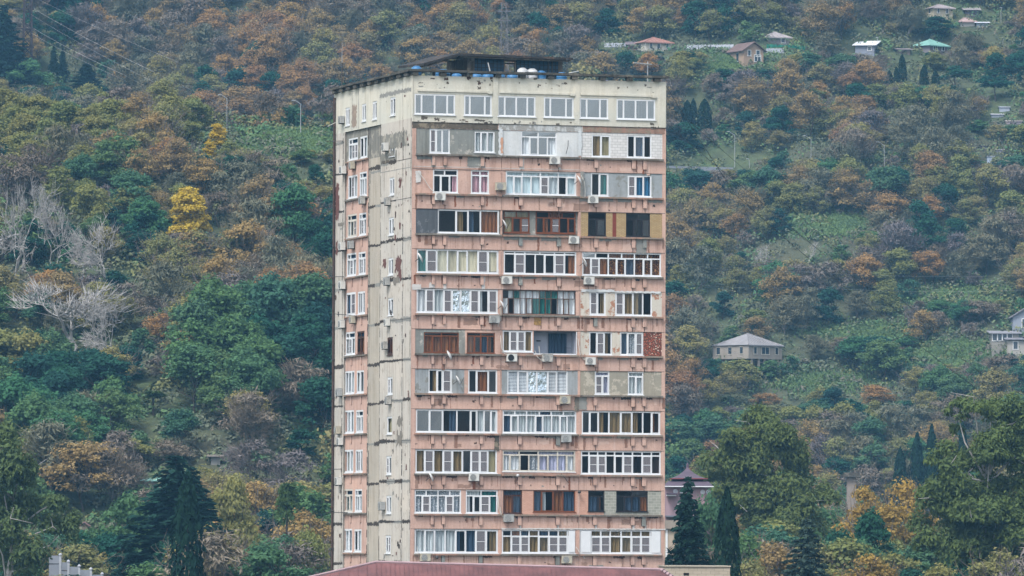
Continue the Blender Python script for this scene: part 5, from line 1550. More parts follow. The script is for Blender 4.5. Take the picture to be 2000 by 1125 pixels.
    if stilts:
        for fx in (.12, .33, .5, .72, .9):
            q = MB(); x = -w + 2 * w * fx; q.box(x - .16, x + .16, .1, .42, -6, stilts - .002, mw); q.build('post', r)
        q = MB(); q.box(-w + .4, w - .4, 1.2, D - .2, -6, stilts - .002, wm('#6d645c')); q.build('lower_wall', r)
    keepout.append((x0, x1, ye - 4, yb + 6 - cover, p.y))
    return r, p, s, W, he, hr

HS = {}
HS['red'] = house('hillside_house', 'white house with a red hipped roof beyond the far roof corner of the tower', 1240, 1312, 97, 82, 70, '#d6cec0', '#8a655c', 6.5, 25, 'hip', [(.2, .55, .5, .9, 'f'), (.5, .55, .6, .9, 'f'), (.84, .55, .45, .9, 'f'), (.5, .5, .6, .9, 'l')], ridge=.05, wf=.7)
HS['brown'] = house('hillside_house', 'two storey tan house with a brown gabled roof above the grass clearing', 1424, 1492, 119, 97, 82, '#b09680', '#63524f', 9, 27, 'gable', [(.28, .72, .55, 1.0, 'f'), (.72, .72, .7, 1.1, 'f'), (.7, .28, 1.3, 1.2, 'f'), (.4, .4, .8, 1.5, 'l')], over=.5, wf=.58)
HS['grey'] = house('hillside_house', 'low house with a pale grey roof behind the green fence', 1499, 1543, 84, 73, 60, '#8f8a86', '#8b8587', 6, 15, 'hip', [(.7, .5, .7, .9, 'f')], ridge=.05)
HS['white'] = house('hillside_house', 'small pale house with a bright white lean-to roof beside a dark shrub', 1670, 1708, 104, 89, 77, '#8f93a0', '#d4d8e2', 5, -12, 'mono', [(.75, .6, .6, .7, 'f')])
HS['green'] = house('hillside_house', 'wide house with a pale green hipped metal roof', 1783, 1853, 101, 88, 74, '#857e84', '#6f9a92', 7.5, 42, 'hip', [(.3, .6, 1.0, .7, 'f'), (.75, .6, .6, .7, 'f')], ridge=.06, wf=.52)
HS['cream'] = house('hillside_house', 'cream two storey house with a grey hipped roof near the top of the hill', 1810, 1862, 29, 15, 7, '#c4b9a0', '#8a8284', 6, 22, 'hip', [(.25, .6, .4, .8, 'f'), (.7, .6, .4, .8, 'f'), (.5, .6, .5, .8, 'l')], ridge=.2, wf=.74)
HS['rose'] = house('hillside_house', 'low house with a faded rose roof just below the cream house', 1876, 1904, 50, 42, 33, '#c8c2bb', '#9a8583', 5, 5, 'hip', [], ridge=.3)
HS['wing'] = house('hillside_shed', 'white roofed shed beside the faded rose roof', 1907, 1929, 50, 45, 40, '#aeb2ba', '#ced3de', 4, 0, 'mono', [])
HS['top'] = house('hillside_shed', 'dark shed with a grey roof right of the cream house', 1885, 1912, 30, 20, 12, '#5c5560', '#8f8a8c', 4.5, 0, 'mono', [])
HS['low'] = house('hillside_shed', 'small grey roofed shed between the white roofed and green roofed houses', 1752, 1778, 104, 97, 92, '#8d7f7c', '#8a8186', 4, 10, 'mono', [])
HS['annex'] = house('hillside_shed', 'brick shed with a sloping dark roof against the red roofed house', 1226, 1244, 97, 88, 79, '#94766c', '#6b6268', 4, 0, 'mono', [])
HS['derelict'] = house('derelict_house', 'derelict grey house on posts under a wide weathered hipped roof', 1394, 1530, 718, 673, 649, '#a79d92', '#7e7d80', 11, 44, 'hip', [(.2, .6, .6, 1.1, 'f'), (.5, .6, 1.7, 1.1, 'f'), (.84, .6, .65, 1.1, 'f'), (.2, .6, .6, 1.1, 'l'), (.52, .6, .7, 1.1, 'l'), (.84, .6, .7, 1.1, 'l')], ridge=.02, stilts=1.5, wf=.5, back=4.5, cover=16, group='houses on the far hillside', frame=OLDW, over=.25)
HS['villa'] = house('hillside_house', 'white house with a pale gable and porch at the picture edge', 1978, 2042, 645, 618, 598, '#9a9faa', '#6d6b72', 6, 0, 'gable', [(.4, .5, 1.2, 1.4, 'f')])
HS['terrace'] = house('hillside_house', 'long low white house with a strip of small panes, below the porch', 1937, 1990, 686, 652, 645, '#9b968e', '#7c7d84', 6, 0, 'mono', [(.12, .8, .8, 1.1, 'f'), (.3, .8, .8, 1.1, 'f'), (.48, .8, .8, 1.1, 'f'), (.66, .8, .8, 1.1, 'f')])
HS['wlow'] = house('hillside_house', 'white house with one dark window under a grey sloping roof', 1968, 2030, 692, 664, 656, '#b0aaa1', '#74747c', 6, 0, 'mono', [(.25, .62, .7, 1.2, 'f')])
for i, (x0, x1, yb, ye, yr, wc, rc_, lab) in enumerate(((1936, 1960, 228, 224, 221, '#9aa0ac', '#b9bcc6', 'pale flat shed highest in the cluster among trees'), (1952, 1972, 216, 210, 207, '#a7adba', '#9aa0ac', 'small pale hut behind two bare trunks'), (1964, 1996, 240, 237, 235, '#a59aa2', '#c0b7bd', 'low shed with a pinkish strip roof'), (1928, 1942, 316, 306, 304, '#aeb8c8', '#8d929c', 'tiny pale blue hut among olive trees'), (1912, 1930, 290, 286, 284, '#6d6870', '#5b5560', 'dark sheet roof lying above the pale blue hut'), (1946, 1960, 296, 293, 291, '#9a95a0', '#b5b2bb', 'flat pale roof above and beside the pale blue hut'))):
    house('hillside_shed', lab, x0, x1, yb, ye, yr, wc, rc_, 3, 0, 'mono', [], group='sheds on the far hillside', over=.15)

# pagoda-roofed house behind the conifer
pg = empty('pagoda_roofed_house', at(1345, 1060, 590.0)); pg.location.z = 0
tag(pg, 'pink house with a brown two tier pagoda roof behind the dark conifer', 'house')
s_ = 590 / FPX
PKW, PGR, REDT = wm('#a58b90'), roofmat('roof_pagoda', '#4f4450'), plain('red_trim', lin('#7d4045'), .6)
def pz_(y): return at(1345, y, 590).z
mb = MB(); mb.box(-50 * s_, 42 * s_, 0, 9, 0, pz_(951), PKW); mb.build('wall', pg)
mb = MB()
def ring(x, y0, y1, z): return [(-x, y0, z), (x, y0, z), (x, y1, z), (-x, y1, z)]
def loft(mb, rings, m):
    for a, b in zip(rings[:-1], rings[1:]):
        for i in range(4): mb.poly([a[i], a[(i + 1) % 4], b[(i + 1) % 4], b[i]], m)
    mb.poly(rings[-1], m); mb.poly(rings[0][::-1], m)
loft(mb, [ring(48 * s_, -.6, 9.6, pz_(950)), ring(38 * s_, 1.2, 7.8, pz_(939))], PGR)
lr = mb.build('lower_roof', pg)
mb = MB(); mb.box(-30 * s_, 30 * s_, 1.8, 7.2, pz_(939), pz_(935), wm('#3f3a48')); mb.build('clerestory', lr)
mb = MB(); loft(mb, [ring(37 * s_, .9, 8.1, pz_(935)), ring(24 * s_, 2.2, 6.8, pz_(930)), ring(13 * s_, 3.3, 5.7, pz_(924)), ring(6 * s_, 4, 5, pz_(917.5)), ring(1 * s_, 4.4, 4.6, pz_(912))], PGR); ur = mb.build('upper_roof', pg)
mb = MB(); mb.box(-37.6 * s_, 37.6 * s_, .82, .9, pz_(935.6), pz_(933.6), REDT); mb.lathe([(.14, 0), (.12, .3), (.02, .5)], (0, 4.5, pz_(913)), PGR, 8); mb.build('red_trim', ur)
mb = MB(); mb.box(-48 * s_, 48 * s_, -.66, -.602, pz_(951.2), pz_(949.4), UPVC); mb.build('fascia', lr)
for i, (x, y) in enumerate(((-26, 960), (-13, 960), (27, 961), (38, 961))):
    mb = MB(); mb.lathe([(.22, 0), (.2, -.05)], (x * s_ - .2 * 0, -.001, pz_(y)), plain('white_disc', lin('#c9ccd6'), .6), 16, 'y'); mb.build('round_vent', pg)
mb = MB(); a, b = -20 * s_, -9 * s_; mb.box(a - .12, a, -.06, .05, pz_(1002), pz_(984), UPVC); mb.box(b, b + .12, -.06, .05, pz_(1002), pz_(984), UPVC); mb.box(a, b, -.06, .05, pz_(985.5), pz_(984), UPVC); w_ = mb.build('window', pg)
mb = MB(); mb.box(a, b, -.02, .03, pz_(1002), pz_(985.6), WINM); mb.build('pane', w_)
mb = MB(); mb.box(-44 * s_, -25 * s_, -1.2, -.001, pz_(969), pz_(967), UPVC); mb.box(-44 * s_, -24 * s_, -1.3, -.001, pz_(966.8), pz_(963), PGR); mb.build('canopy', pg)
mb = MB(); mb.box(-46 * s_, 44 * s_, -1.6, -.002, pz_(1010), pz_(1007), wm('#767880')); mb.build('balcony', pg)
hb = empty('cream_outbuilding', at(1312, 1060, 575.0)); hb.location.z = 0
tag(hb, 'cream rendered outbuilding between the tower corner and the dark conifer', 'building')
mb = MB(); s2 = 575 / FPX; q_ = lambda y: at(1312, y, 575).z
mb.box(-24 * s2, 16 * s2, 0, 6, 0, q_(1033), wm('#b9a894')); mb.build('wall', hb)
mb = MB(); mb.box(-26 * s2, 17 * s2, -.3, 6.2, q_(1032.9), q_(1016), wm('#9c9185')); mb.build('parapet', hb)
mb = MB(); mb.box(-12 * s2, -8 * s2, -.08, -.002, q_(1090), q_(1034), UPVC); mb.build('corner_post', hb)

# red metal roof and stone block building in front of the tower
fr = empty('red_roofed_building', (0, 0, 0)); p = at(1010, 1100, 424.0); fr.location = (p.x, p.y, 0); fr.rotation_euler.z = R(1.5)
tag(fr, 'long low building with a dusty red ribbed metal roof before the tower', 'building')
s3 = 424 / FPX
zr = at(735, 1098.5, 424).z
x0, x1 = (735 - 1010) * s3, (1291 - 1010) * s3
RM = NT('red_metal_roof')
RM = RM.done(RM.mix(RM.ramp(RM.noise(.6, 5, .7), .35, .7), lin('#6c4746'), lin('#4a3132')), .55, .35)
RM2 = plain('red_ridge_cap', lin('#9c8488'), .5, .1)
mb = MB(); ey, ez = -6.5, zr - 3.1
L0, L1, RT0, RT1 = (x0, 0, zr), (x0 - 13.5, ey, ez), (x1, 0, zr - .42), (x1 + 4.5, ey, ez - .42)
mb.poly([L1, RT1, RT0, L0], RM); mb.poly([L1, L0, (x0 - 13.5, 6.5, ez)], RM); mb.poly([RT1, (x1 + 4.5, 6.5, ez - .42), RT0], RM); mb.poly([L0, RT0, (x1 + 4.5, 6.5, ez - .42), (x0 - 13.5, 6.5, ez)], RM)
n = 62
for i in range(n + 1):
    t = i / n
    a = Vector(L0).lerp(Vector(RT0), t); b = Vector((a.x - .0, ey, a.z - 3.1))
    mb.bar(a + Vector((0, 0, .015)), b + Vector((0, 0, .015)), .03, .03, RM, 4)
for i in range(1, 22):
    t = i / 22
    a = Vector(L0).lerp(Vector(L1), t); mb.bar(a + Vector((0, 0, .015)), (a.x, ey, ez + .015), .03, .03, RM, 4)
    a = Vector(RT0).lerp(Vector(RT1), t); mb.bar(a + Vector((0, 0, .015)), (a.x, ey, ez - .4), .03, .03, RM, 4)
rf = mb.build('roof', fr)
mb = MB()
for a, b in ((L0, RT0), (L0, L1)): mb.bar(Vector(a) + Vector((0, 0, .02)), Vector(b) + Vector((0, 0, .02)), .11, .11, RM2, 6)
a, b = Vector(RT0), Vector(RT1)
for i in range(24):
    q = a.lerp(b, i / 24); mb.bar(q + Vector((0, 0, .03)), a.lerp(b, (i + .8) / 24) + Vector((0, 0, .03)), .12, .15, RM2, 6)
mb.build('ridge_cap', rf)
mb = MB(); mb.box(x0 - 12.5, x1 + 4, ey + .5, 6, 0, ez - .5, wm('#b5a795')); mb.build('wall', fr)
sb = empty('stone_block_building', (0, 0, 0)); p = at(1362, 1100, 440.0); sb.location = (p.x, p.y, 0); sb.rotation_euler.z = R(3)
tag(sb, 'low pale stone block building with one tiny window beside the red roof', 'building')
s4 = 440 / FPX; q4 = lambda y: at(1362, y, 440).z
LBLOCK = bricks('limestone_block', lin('#b0a594'), lin('#a3998a'), lin('#8d8474'), .6, .22, .015)
mb = MB(); u = s4
holed(mb, lambda a, z, i: (a, i, z), -63 * u, 64 * u, 0, q4(1107), [((1335 - 1362) * u, (1346 - 1362) * u, q4(1124.5), q4(1119))], LBLOCK, .3)
mb.poly([(-63 * u, 0, 0), (-63 * u, 6, 0), (-63 * u, 6, q4(1107)), (-63 * u, 0, q4(1107))], LBLOCK); mb.poly([(64 * u, 0, 0), (64 * u, 0, q4(1107)), (64 * u, 6, q4(1107)), (64 * u, 6, 0)], LBLOCK)
mb.poly([(-63 * u, 6, 0), (64 * u, 6, 0), (64 * u, 6, q4(1107)), (-63 * u, 6, q4(1107))], LBLOCK)
mb.build('wall', sb)
mb = MB(); mb.box(-64.5 * u, 65.5 * u, -.08, 6.1, q4(1107) + .002, q4(1104.6), wm('#b5aa98')); mb.build('coping', sb)
mb = MB(); mb.box((1335 - 1362) * u, (1346 - 1362) * u, .2, .29, q4(1124.5), q4(1119), DKM); mb.build('window', sb)

# stepped panel fence, small roofs at the left foot of the slope
pf = empty('panel_fence', at(181, 1060, 560.0)); pf.location.z = 0
tag(pf, 'stepped pale grey panel fence with capped posts under the eucalyptus', 'fence')
GP = plain('grey_panel', lin('#858b95'), .7, .1, 1)
GPP = plain('grey_post', lin('#a9adb5'), .7, .1, 1)
s5 = 560 / FPX
tops_ = [(88, 1068), (112, 1081), (128, 1090), (149, 1096), (172, 1105.5), (194, 1115), (217, 1124)]
for (a, ya), (b, yb_) in zip(tops_[:-1], tops_[1:]):
    xa, xb = (a - 175) * s5, (b - 175) * s5
    yt = at(a, ya + 17, 560).z
    mb = MB(); mb.box(xa + .09, xb - .09, 0, .08, 0, yt, GP); mb.box(xa + .09, xb - .09, -.02, -.001, yt - .75, yt - .69, DKM); mb.build('panel', pf)
    mb = MB(); mb.box(xb - .1, xb + .1, -.05, .14, 0, yt + .02, GPP); mb.lathe([(.16, 0), (.16, .08), (.05, .2)], (xb, .04, yt + .021), GPP, 8); mb.build('post', pf)
keepout.append((100, 222, 1070, 1135, 560.0))
house('cottage', 'tiny roof and pale gable end showing between the eucalyptus and a green tree', 152, 178, 1034, 1031, 1021, '#c9b8a0', '#7d6460', 4, 0, 'gable', [], group='small houses at the foot of the near slope', foot=-.6)
house('cottage', 'small turquoise sheet roof behind the top of the big conifer', 281, 322, 952, 940, 931, '#8b8d86', '#86b5ab', 4, 5, 'mono', [], group='small houses at the foot of the near slope', foot=-.6)
house('cottage', 'pale wall and roof showing through the bare trees', 412, 430, 903, 892, 887, '#8d8c88', '#7d756f', 4, 0, 'mono', [], group='small houses at the foot of the near slope', foot=-.6)
ct = empty('concrete_tower', at(1663, 1060, 800.0)); ct.location.z = 0
tag(ct, 'weathered concrete pillar with a flat slab cap above the yellow trees', 'tower')
s6 = 800 / FPX; q6 = lambda y: at(1663, y, 800).z
mb = MB(); mb.box(-9 * s6, 9 * s6, 0, 1.2, 0, q6(932), wm('#968a80')); mb.build('shaft', ct)
mb = MB(); mb.box(-19 * s6, 19 * s6, -.5, 1.7, q6(931.9), q6(927), DKC); mb.box(-15 * s6, 15 * s6, -.2, 1.4, q6(926.9), q6(923), DKC); mb.build('cap', ct)

# fences on the far hill
def fence(label, x0, x1, y0, y1, hpx, m, n, Y=None):
    a, b = ground_hit(x0, y0), ground_hit(x1, y1)
    r = empty('boundary_fence', a); tag(r, label, 'fence', 'fences on the far hillside')
    for i in range(n):
        t0, t1 = i / n, (i + 1) / n
        p, q = a.lerp(b, t0) - a, a.lerp(b, t1) - a
        h = hpx * a.y / FPX
        d = (q - p).normalized() * .04
        mb = MB()
        k = [p + d, q - d]
        e = Vector((0, .08, 0))
        for z0, z1 in ((-1.2, h),):
            A = [k[0] + Vector((0, 0, z0)), k[1] + Vector((0, 0, z0)), k[1] + Vector((0, 0, z1)), k[0] + Vector((0, 0, z1))]
            B = [v_ + e for v_ in A]
            mb.poly(A, m); mb.poly(B[::-1], m)
            for j in range(4): mb.poly([A[j], B[j], B[(j + 1) % 4], A[(j + 1) % 4]], m)
        mb.build('panel', r)
        mb = MB(); mb.box(q.x - .06, q.x + .06, q.y - .06, q.y + .14, q.z - 1, q.z + h + .08, m); mb.build('post', r)
    keepout.append((min(x0, x1), max(x0, x1), min(y0, y1) - hpx - 2, max(y0, y1) + 5, min(a.y, b.y)))
WF = plain('white_fence_paint', lin('#b9bfca'), .8, .15, 1); GF = plain('green_fence_mesh', lin('#2f8f74'), .7, .15, 1)
fence('long white panel fence running uphill of the tan gabled house', 1340, 1432, 97, 98, 9, WF, 12)
fence('short white panel fence between the tan gabled house and the green mesh', 1496, 1530, 103, 104, 8, WF, 5)
fence('white panel fence piece left of the red roofed house', 1180, 1222, 92, 93, 8, WF, 5)
fence('green mesh fence in front of the pale grey roof', 1497, 1572, 96, 99, 9, GF, 8)

# lamp posts
def lamp(x, yb, yt, label, Y=None, arm=-11):
    p = ground_hit(x, yb) if Y is None else at(x, yb, Y)
    s = p.y / FPX
    h = at(x, yt, p.y).z - p.z
    r = empty('street_lamp', p); tag(r, label, 'lamp post', 'street lamps along the hill roads')
    mb = MB(); mb.bar((0, 0, -2), (0, 0, h), .065, .05, MET, 7); mb.build('pole', r)
    mb = MB(); mb.bar((0, 0, h - .02), (arm * s, 0, h + 7 * s), .05, .045, MET, 6); mb.build('arm', r)
    mb = MB(); mb.box(arm * s - .45, arm * s + .05, -.1, .1, h + 7 * s - .05, h + 7 * s + .06, MET); mb.build('lamp_head', r)
    keepout.append((x - 12, x + 4, yt - 8, yb, p.y))
lamp(443, 248, 192, 'lamp post above the near crest beside a yellow tree, farther from the tower')
lamp(587, 268, 203, 'lamp post on the grassy bank closest to the side wall of the tower')
lamp(1435, 328, 264, 'lamp post nearest the tower on the road across the far hill')
lamp(1584, 320, 272, 'middle lamp post of three on the road across the far hill')
lamp(1727, 338, 284, 'farthest lamp post from the tower on the far hill road')
r_ = lamp(1464, 330, 317, 'stubby white post beside the road just past the first lamp post', arm=-2)
lamp(1955, 46, 22, 'white headed lamp near the sheds right of the cream house', arm=2)
lamp(1959, 88, 80, 'single white lamp among trees right of the green roofed house', arm=2)
lamp(1713, 95, 80, 'white lamp beside the white lean-to roof', arm=2)
# retaining wall of the road
rw = empty('retaining_wall', (0, 0, 0)); a, b = ground_hit(1302, 329), ground_hit(1432, 331); rw.location = a
tag(rw, 'low pale retaining wall of the hill road behind the tower edge', 'wall')
mb = MB(); d = b - a
for i in range(14):
    p, q = d * (i / 14), d * ((i + 1) / 14)
    A = [p + Vector((0, 0, -1)), q + Vector((0, 0, -1)), q + Vector((0, 0, .3)), p + Vector((0, 0, .3))]
    mb.poly(A, wm('#8c8f98')); mb.poly([x + Vector((0, .4, 0)) for x in A][::-1], wm('#8c8f98')); mb.poly([A[3], A[2], A[2] + Vector((0, .4, 0)), A[3] + Vector((0, .4, 0))], wm('#8c8f98'))
mb.build('wall_face', rw); keepout.append((1302, 1432, 321, 333, a.y))

# lattice pylons
def pylon(label, x, yb, yt, wb, wt, Y=None, m=DMET, arms=(), k=1.0):
    p = ground_hit(x, yb) if Y is None else at(x, yb, Y)
    if Y is not None: p.z = float(H(p.x, p.y))
    s = p.y / FPX
    h = at(x, yt, p.y).z - p.z
    r = empty('lattice_pylon', p, R(12)); tag(r, label, 'pylon', 'lattice pylons')
    lm = [MB() for _ in range(4)]; br = MB()
    cor = ((-1, -1), (1, -1), (1, 1), (-1, 1))
    W = lambda z: (wb + (wt - wb) * z / h) * s / 2
    n = max(6, int(h / (1.5)))
    for i, (cx, cy) in enumerate(cor):
        lm[i].bar((cx * W(0), cy * W(0), -1), (cx * W(h), cy * W(h), h), .17 * k, .14 * k, m, 4)
        lm[i].build('leg', r)
    for q_ in range(n):
        z0, z1 = h * q_ / n, h * (q_ + 1) / n
        for i in range(4):
            a, b = cor[i], cor[(i + 1) % 4]
            if q_ % 2: a, b = b, a
            br.bar((a[0] * W(z0), a[1] * W(z0), z0), (b[0] * W(z1), b[1] * W(z1), z1), .10 * k, .10 * k, m, 3)
            if q_ % 2 == 0: br.bar((a[0] * W(z0), a[1] * W(z0), z0), (b[0] * W(z0), b[1] * W(z0), z0), .08 * k, .08 * k, m, 3)
    br.build('bracing', r)
    for y in arms:
        z = at(x, y, p.y).z - p.z
        mb = MB(); e = 13 * s
        mb.box(-e, e, -.12, .12, z - .1, z + .1, m); mb.bar((-e, 0, z), (0, 0, z + .7), .05, .05, m, 4); mb.bar((e, 0, z), (0, 0, z + .7), .05, .05, m, 4)
        mb.build('crossarm', r)
    return p
pyl = pylon('dark rusty lattice pylon rising out of frame beside the tall conifer', 53, 192, -60, 19, 12, None, plain('rusty_lattice', lin('#3f3030'), .8, .2, 3), (18, 56, 93))
pylon('faint distant lattice pylon on the far hill above the rooftop pavilion', 984, 150, 4, 26, 9, 1160.0, plain('far_lattice', lin('#6f6a6c'), .8), (22, 40), .32)

# overhead wires (each hangs in a shallow curve between its ends)
PALEW = plain('aluminium_wire', lin('#b8b8b8'), .5, .05, 1); DARKW = plain('dark_wire', lin('#2a2a2c'), .6)
def wire(label, pts, r, m, sag=0.0):
    P = [at(x, y, Y) for x, y, Y in pts]
    Q = []
    for a, b in zip(P[:-1], P[1:]):
        for i in range(10):
            t = i / 10
            Q.append(a.lerp(b, t) - Vector((0, 0, sag * 4 * t * (1 - t))))
    Q.append(P[-1])
    o_ = Q[0].copy()
    mb = MB(); mb.path([q - o_ for q in Q], r, m, 4)
    o = mb.build('overhead_wire'); o.location = o_
    tag(o, label, 'wire', 'overhead wires')
Y0 = pyl.y
wire('uppermost pale wire from the near pylon down towards the tower', [(62, -8, Y0), (340, 118, 900), (655, 262, 960)], .010, PALEW, .3)
wire('second pale wire from the pylon top arm down towards the tower', [(66, 17, Y0), (300, 140, 900), (652, 300, 960)], .016, PALEW, .3)
wire('pale wire just below the top arm wire of the near pylon', [(60, 28, Y0), (300, 160, 900), (560, 276, 950)], .010, PALEW, .3)
wire('pale wire from the second arm of the near pylon', [(65, 55, Y0), (240, 145, 895), (430, 235, 920)], .016, PALEW, .3)
wire('lowest pale wire from the second arm of the near pylon', [(60, 64, Y0), (240, 155, 895), (420, 246, 920)], .010, PALEW, .3)
wire('pale wire running out of frame from the pylon top arm', [(-30, 17, Y0), (40, 18, Y0)], .016, PALEW)
wire('pale wire running out of frame from the pylon second arm', [(-30, 53, Y0), (42, 54, Y0)], .016, PALEW)
wire('dark wire level with the roof running to the tower from the near slope', [(-20, 163, 600), (330, 166, 520), (657, 150, 466)], .018, DARKW, .15)
wire('dark wire from the far roof corner out level across the hill', [(1300, 157, 455), (1650, 160, 520), (2030, 128, 600)], .014, DARKW, .2)
wire('higher thin dark wire across the hill out of frame', [(1300, 150, 455), (1700, 128, 600), (2030, 96, 700)], .010, DARKW, .2)
wire('dark wire falling from the far roof corner, uppermost of three', [(1301, 168, 455), (1437, 380, 470), (1605, 525, 490), (1905, 757, 530)], .02, DARKW, .1)
wire('dark wire falling from below the far roof corner, middle of three', [(1301, 240, 455), (1470, 380, 470), (1640, 520, 490), (1960, 760, 530)], .016, DARKW, .1)
wire('dark wire falling past the tower edge, lowest of three', [(1345, 235, 455), (1515, 380, 470), (1700, 540, 490), (2020, 775, 530)], .014, DARKW, .1)
wire('pale wire passing just above the derelict house', [(1302, 585, 700), (1460, 652, 850), (1640, 730, 900), (1900, 810, 950)], .014, PALEW, .2)
wire('pale wire passing just left of and below the derelict house eaves', [(1302, 632, 700), (1393, 672, 850), (1600, 745, 900), (1850, 815, 950)], .014, PALEW, .2)
wire('faint level wire across the middle of the far hill', [(1302, 510, 800), (1560, 530, 900), (2030, 536, 950)], .011, PALEW, .5)
wire('second faint level wire across the middle of the far hill', [(1302, 548, 800), (1560, 560, 900), (2030, 565, 950)], .011, PALEW, .5)
# ------------------------------------------------------------------ trees one can pick out
def keep(x, w, yt, yb, Y, k=.42): keepout.append((x - w * k, x + w * k, yt, yb, Y))
def pick(kind, x, yb, yt, w, label, Y=None, i=None, hold=True):
    o = plant_px(kind, x, yb, yt, w, label, Y, i)
    if hold: keep(x, w, yt + 4, yb - (yb - yt) * .25 if Y is None else 1060, o.location.y)
    return o
pick('gold', 365, 505, 368, 100, 'bright golden tree standing alone halfway down the near slope', i=0)
pick('gold', 424, 296, 240, 42, 'small golden tree below the lamp post on the near crest', i=1)
pick('gold', 408, 316, 276, 34, 'tiny golden tree just left of the small golden one below the lamp', i=1)
pick('con', 6, 182, 6, 128, 'tall dark conifer cut by the picture edge beside the near pylon', i=0)
pick('con', 168, 192, 122, 84, 'dark broad conifer on the near crest right of the pylon', i=1)
pick('con', 122, 160, 92, 30, 'slim dark conifer behind the broad one on the near crest', i=0)
pick('con', 105, 148, 84, 24, 'slimmest dark conifer next to the near pylon on the crest', i=1)
for n_, q in enumerate(((34, 575, 352, 220, 'tall pale barked leafless tree at the picture edge'), (92, 600, 385, 170, 'pale barked leafless tree just inside the one at the picture edge'), (200, 575, 425, 150, 'pale barked leafless tree forking left of and below the golden tree'),
                        (130, 712, 545, 250, 'wide low pale barked leafless tree above the dark hollow'), (225, 730, 590, 150, 'pale barked tree with a few leaves right of the wide low one'), (60, 460, 358, 100, 'smaller pale barked leafless tree highest at the picture edge'))):
    pick('plane', *q[:4], q[4], i=n_ % 4)
pick('dark', 1412, 624, 570, 60, 'round dark evergreen above the derelict house', i=0)
pick('dark', 615, 372, 322, 44, 'dark evergreen bush beside the side wall below the grassy bank', i=1)
for x, yb, yt, w, l in ((1737, 176, 138, 13, 'shortest cypress of three below the white and green roofs'), (1751, 168, 131, 12, 'middle cypress of three below the white and green roofs'), (1762, 166, 107, 15, 'tallest cypress of three below the white and green roofs'),
                        (1805, 180, 126, 15, 'soft outlined cypress between the tall three and the umbrella pines'), (1827, 182, 138, 15, 'cypress touching the first umbrella pine'), (1342, 252, 196, 18, 'ivy dark column tree nearest the tower corner on the far hill'), (1376, 264, 194, 26, 'broadest ivy dark column tree right of the tower corner'), (1354, 250, 193, 14, 'slim ivy dark column tree between two broader ones')):
    pick('cyp', x, yb, yt, w, l)
pick('pine', 1868, 190, 124, 66, 'umbrella pine right of the cypresses under the green roofed house', i=0)
pick('pine', 1945, 200, 140, 74, 'umbrella pine farther right, above the cluster of sheds', i=1)
pick('plane', 1580, 528, 470, 54, 'dead looking pale tree in the middle of the far hill', i=1)
pick('plane', 1492, 528, 474, 34, 'small pale leafless tree left of the dead looking one', i=2)
for x, yt, w, l in ((1760, 877, 32, 'lowest and nearest cypress of the row behind the yellow trees'), (1793, 848, 32, 'second cypress of the row behind the yellow trees'), (1821, 832, 28, 'tallest cypress of the row behind the yellow trees'), (1839, 859, 17, 'slim short cypress tucked beside the tallest of the row'), (1882, 828, 26, 'cypress seen through the gap in the big eucalyptus')):
    pick('cyp', x, 0, yt, w, l, Y=985.0)
pick('russet', 1710, 800, 752, 92, 'round orange crowned tree above the row of cypresses', i=1)
pick('russet', 1495, 806, 768, 70, 'low orange tree peeping over the tall eucalyptus', i=2)
for bx_, by_, bt_, bw_, bl_ in ((1436, 742, 704, 66, 'green bush under the near corner of the derelict house'), (1500, 740, 703, 74, 'bush under the long side of the derelict house'), (1540, 736, 690, 52, 'bush at the far end of the derelict house'), (1398, 740, 700, 48, 'bush at the near end of the derelict house')):
    pick('bush', bx_, by_, bt_, bw_, bl_, hold=False)['category'] = 'bush'
pick('con', 350, 0, 882, 300, 'large dark conifer with a broad skirt at the foot of the near slope', Y=575.0, i=0)
pick('con', 380, 0, 905, 190, 'second dark conifer grown into the large one', Y=585.0, i=1)
pick('cyp', 372, 0, 928, 60, 'dense cypress spire in front of the large dark conifer', Y=535.0, i=0)
pick('con', 1346, 0, 922, 152, 'dark layered conifer beside the tower in front of the pagoda roof', Y=500.0, i=1)
pick('cyp', 1423, 0, 956, 52, 'dense cypress spire beside the layered conifer', Y=515.0, i=1)
pick('green', 1388, 0, 952, 92, 'leafy green tree between the layered conifer and the cypress spire', Y=560.0, i=1)
pick('olive', 1312, 0, 1018, 60, 'small olive tree at the corner of the tower foot', Y=545.0, i=1, hold=False) if False else None
pick('bluecon', 1580, 0, 1005, 150, 'grey green open conifer at the foot of the tall eucalyptus', Y=545.0)
pick('palm', 300, 812, 764, 46, 'fan palm with browning fronds under the dark slope', i=0)
pick('palm', 566, 0, 946, 46, 'green fan palm near the side wall of the tower', Y=625.0, i=1)
pick('amber', 1690, 0, 950, 150, 'thin yellow leaved tree below the concrete pillar', Y=660.0, i=0)
pick('amber', 1772, 0, 938, 160, 'thin yellow leaved tree in front of the cypress row', Y=670.0, i=1)
pick('amber', 1738, 0, 985, 170, 'brownish yellow tree between the two eucalypts, lower one', Y=620.0, i=1)
pick('amber', 1700, 0, 1083, 175, 'bright yellow bushy tree at the bottom edge between the eucalypts', Y=520.0, i=0)
pick('lime', 465, 0, 932, 140, 'yellowish tree with drooping twigs right of the large conifer', Y=610.0, i=0)
pick('lime', 612, 0, 1036, 100, 'yellow green bush against the foot of the side wall', Y=560.0, i=1)
pick('green', 250, 0, 962, 165, 'broad green tree left of the large dark conifer', Y=600.0, i=2)
pick('dark', 590, 896, 838, 86, 'round dark green tree near the side wall above the bare thicket', i=2)
pick('green', 352, 892, 800, 100, 'mid green full crowned tree behind the large dark conifer', i=0)
pick('bare', 500, 965, 858, 130, 'reddish bare tree right of the large dark conifer', i=0)
pick('bare', 575, 975, 880, 120, 'reddish bare tree nearest the side wall foot', i=1)
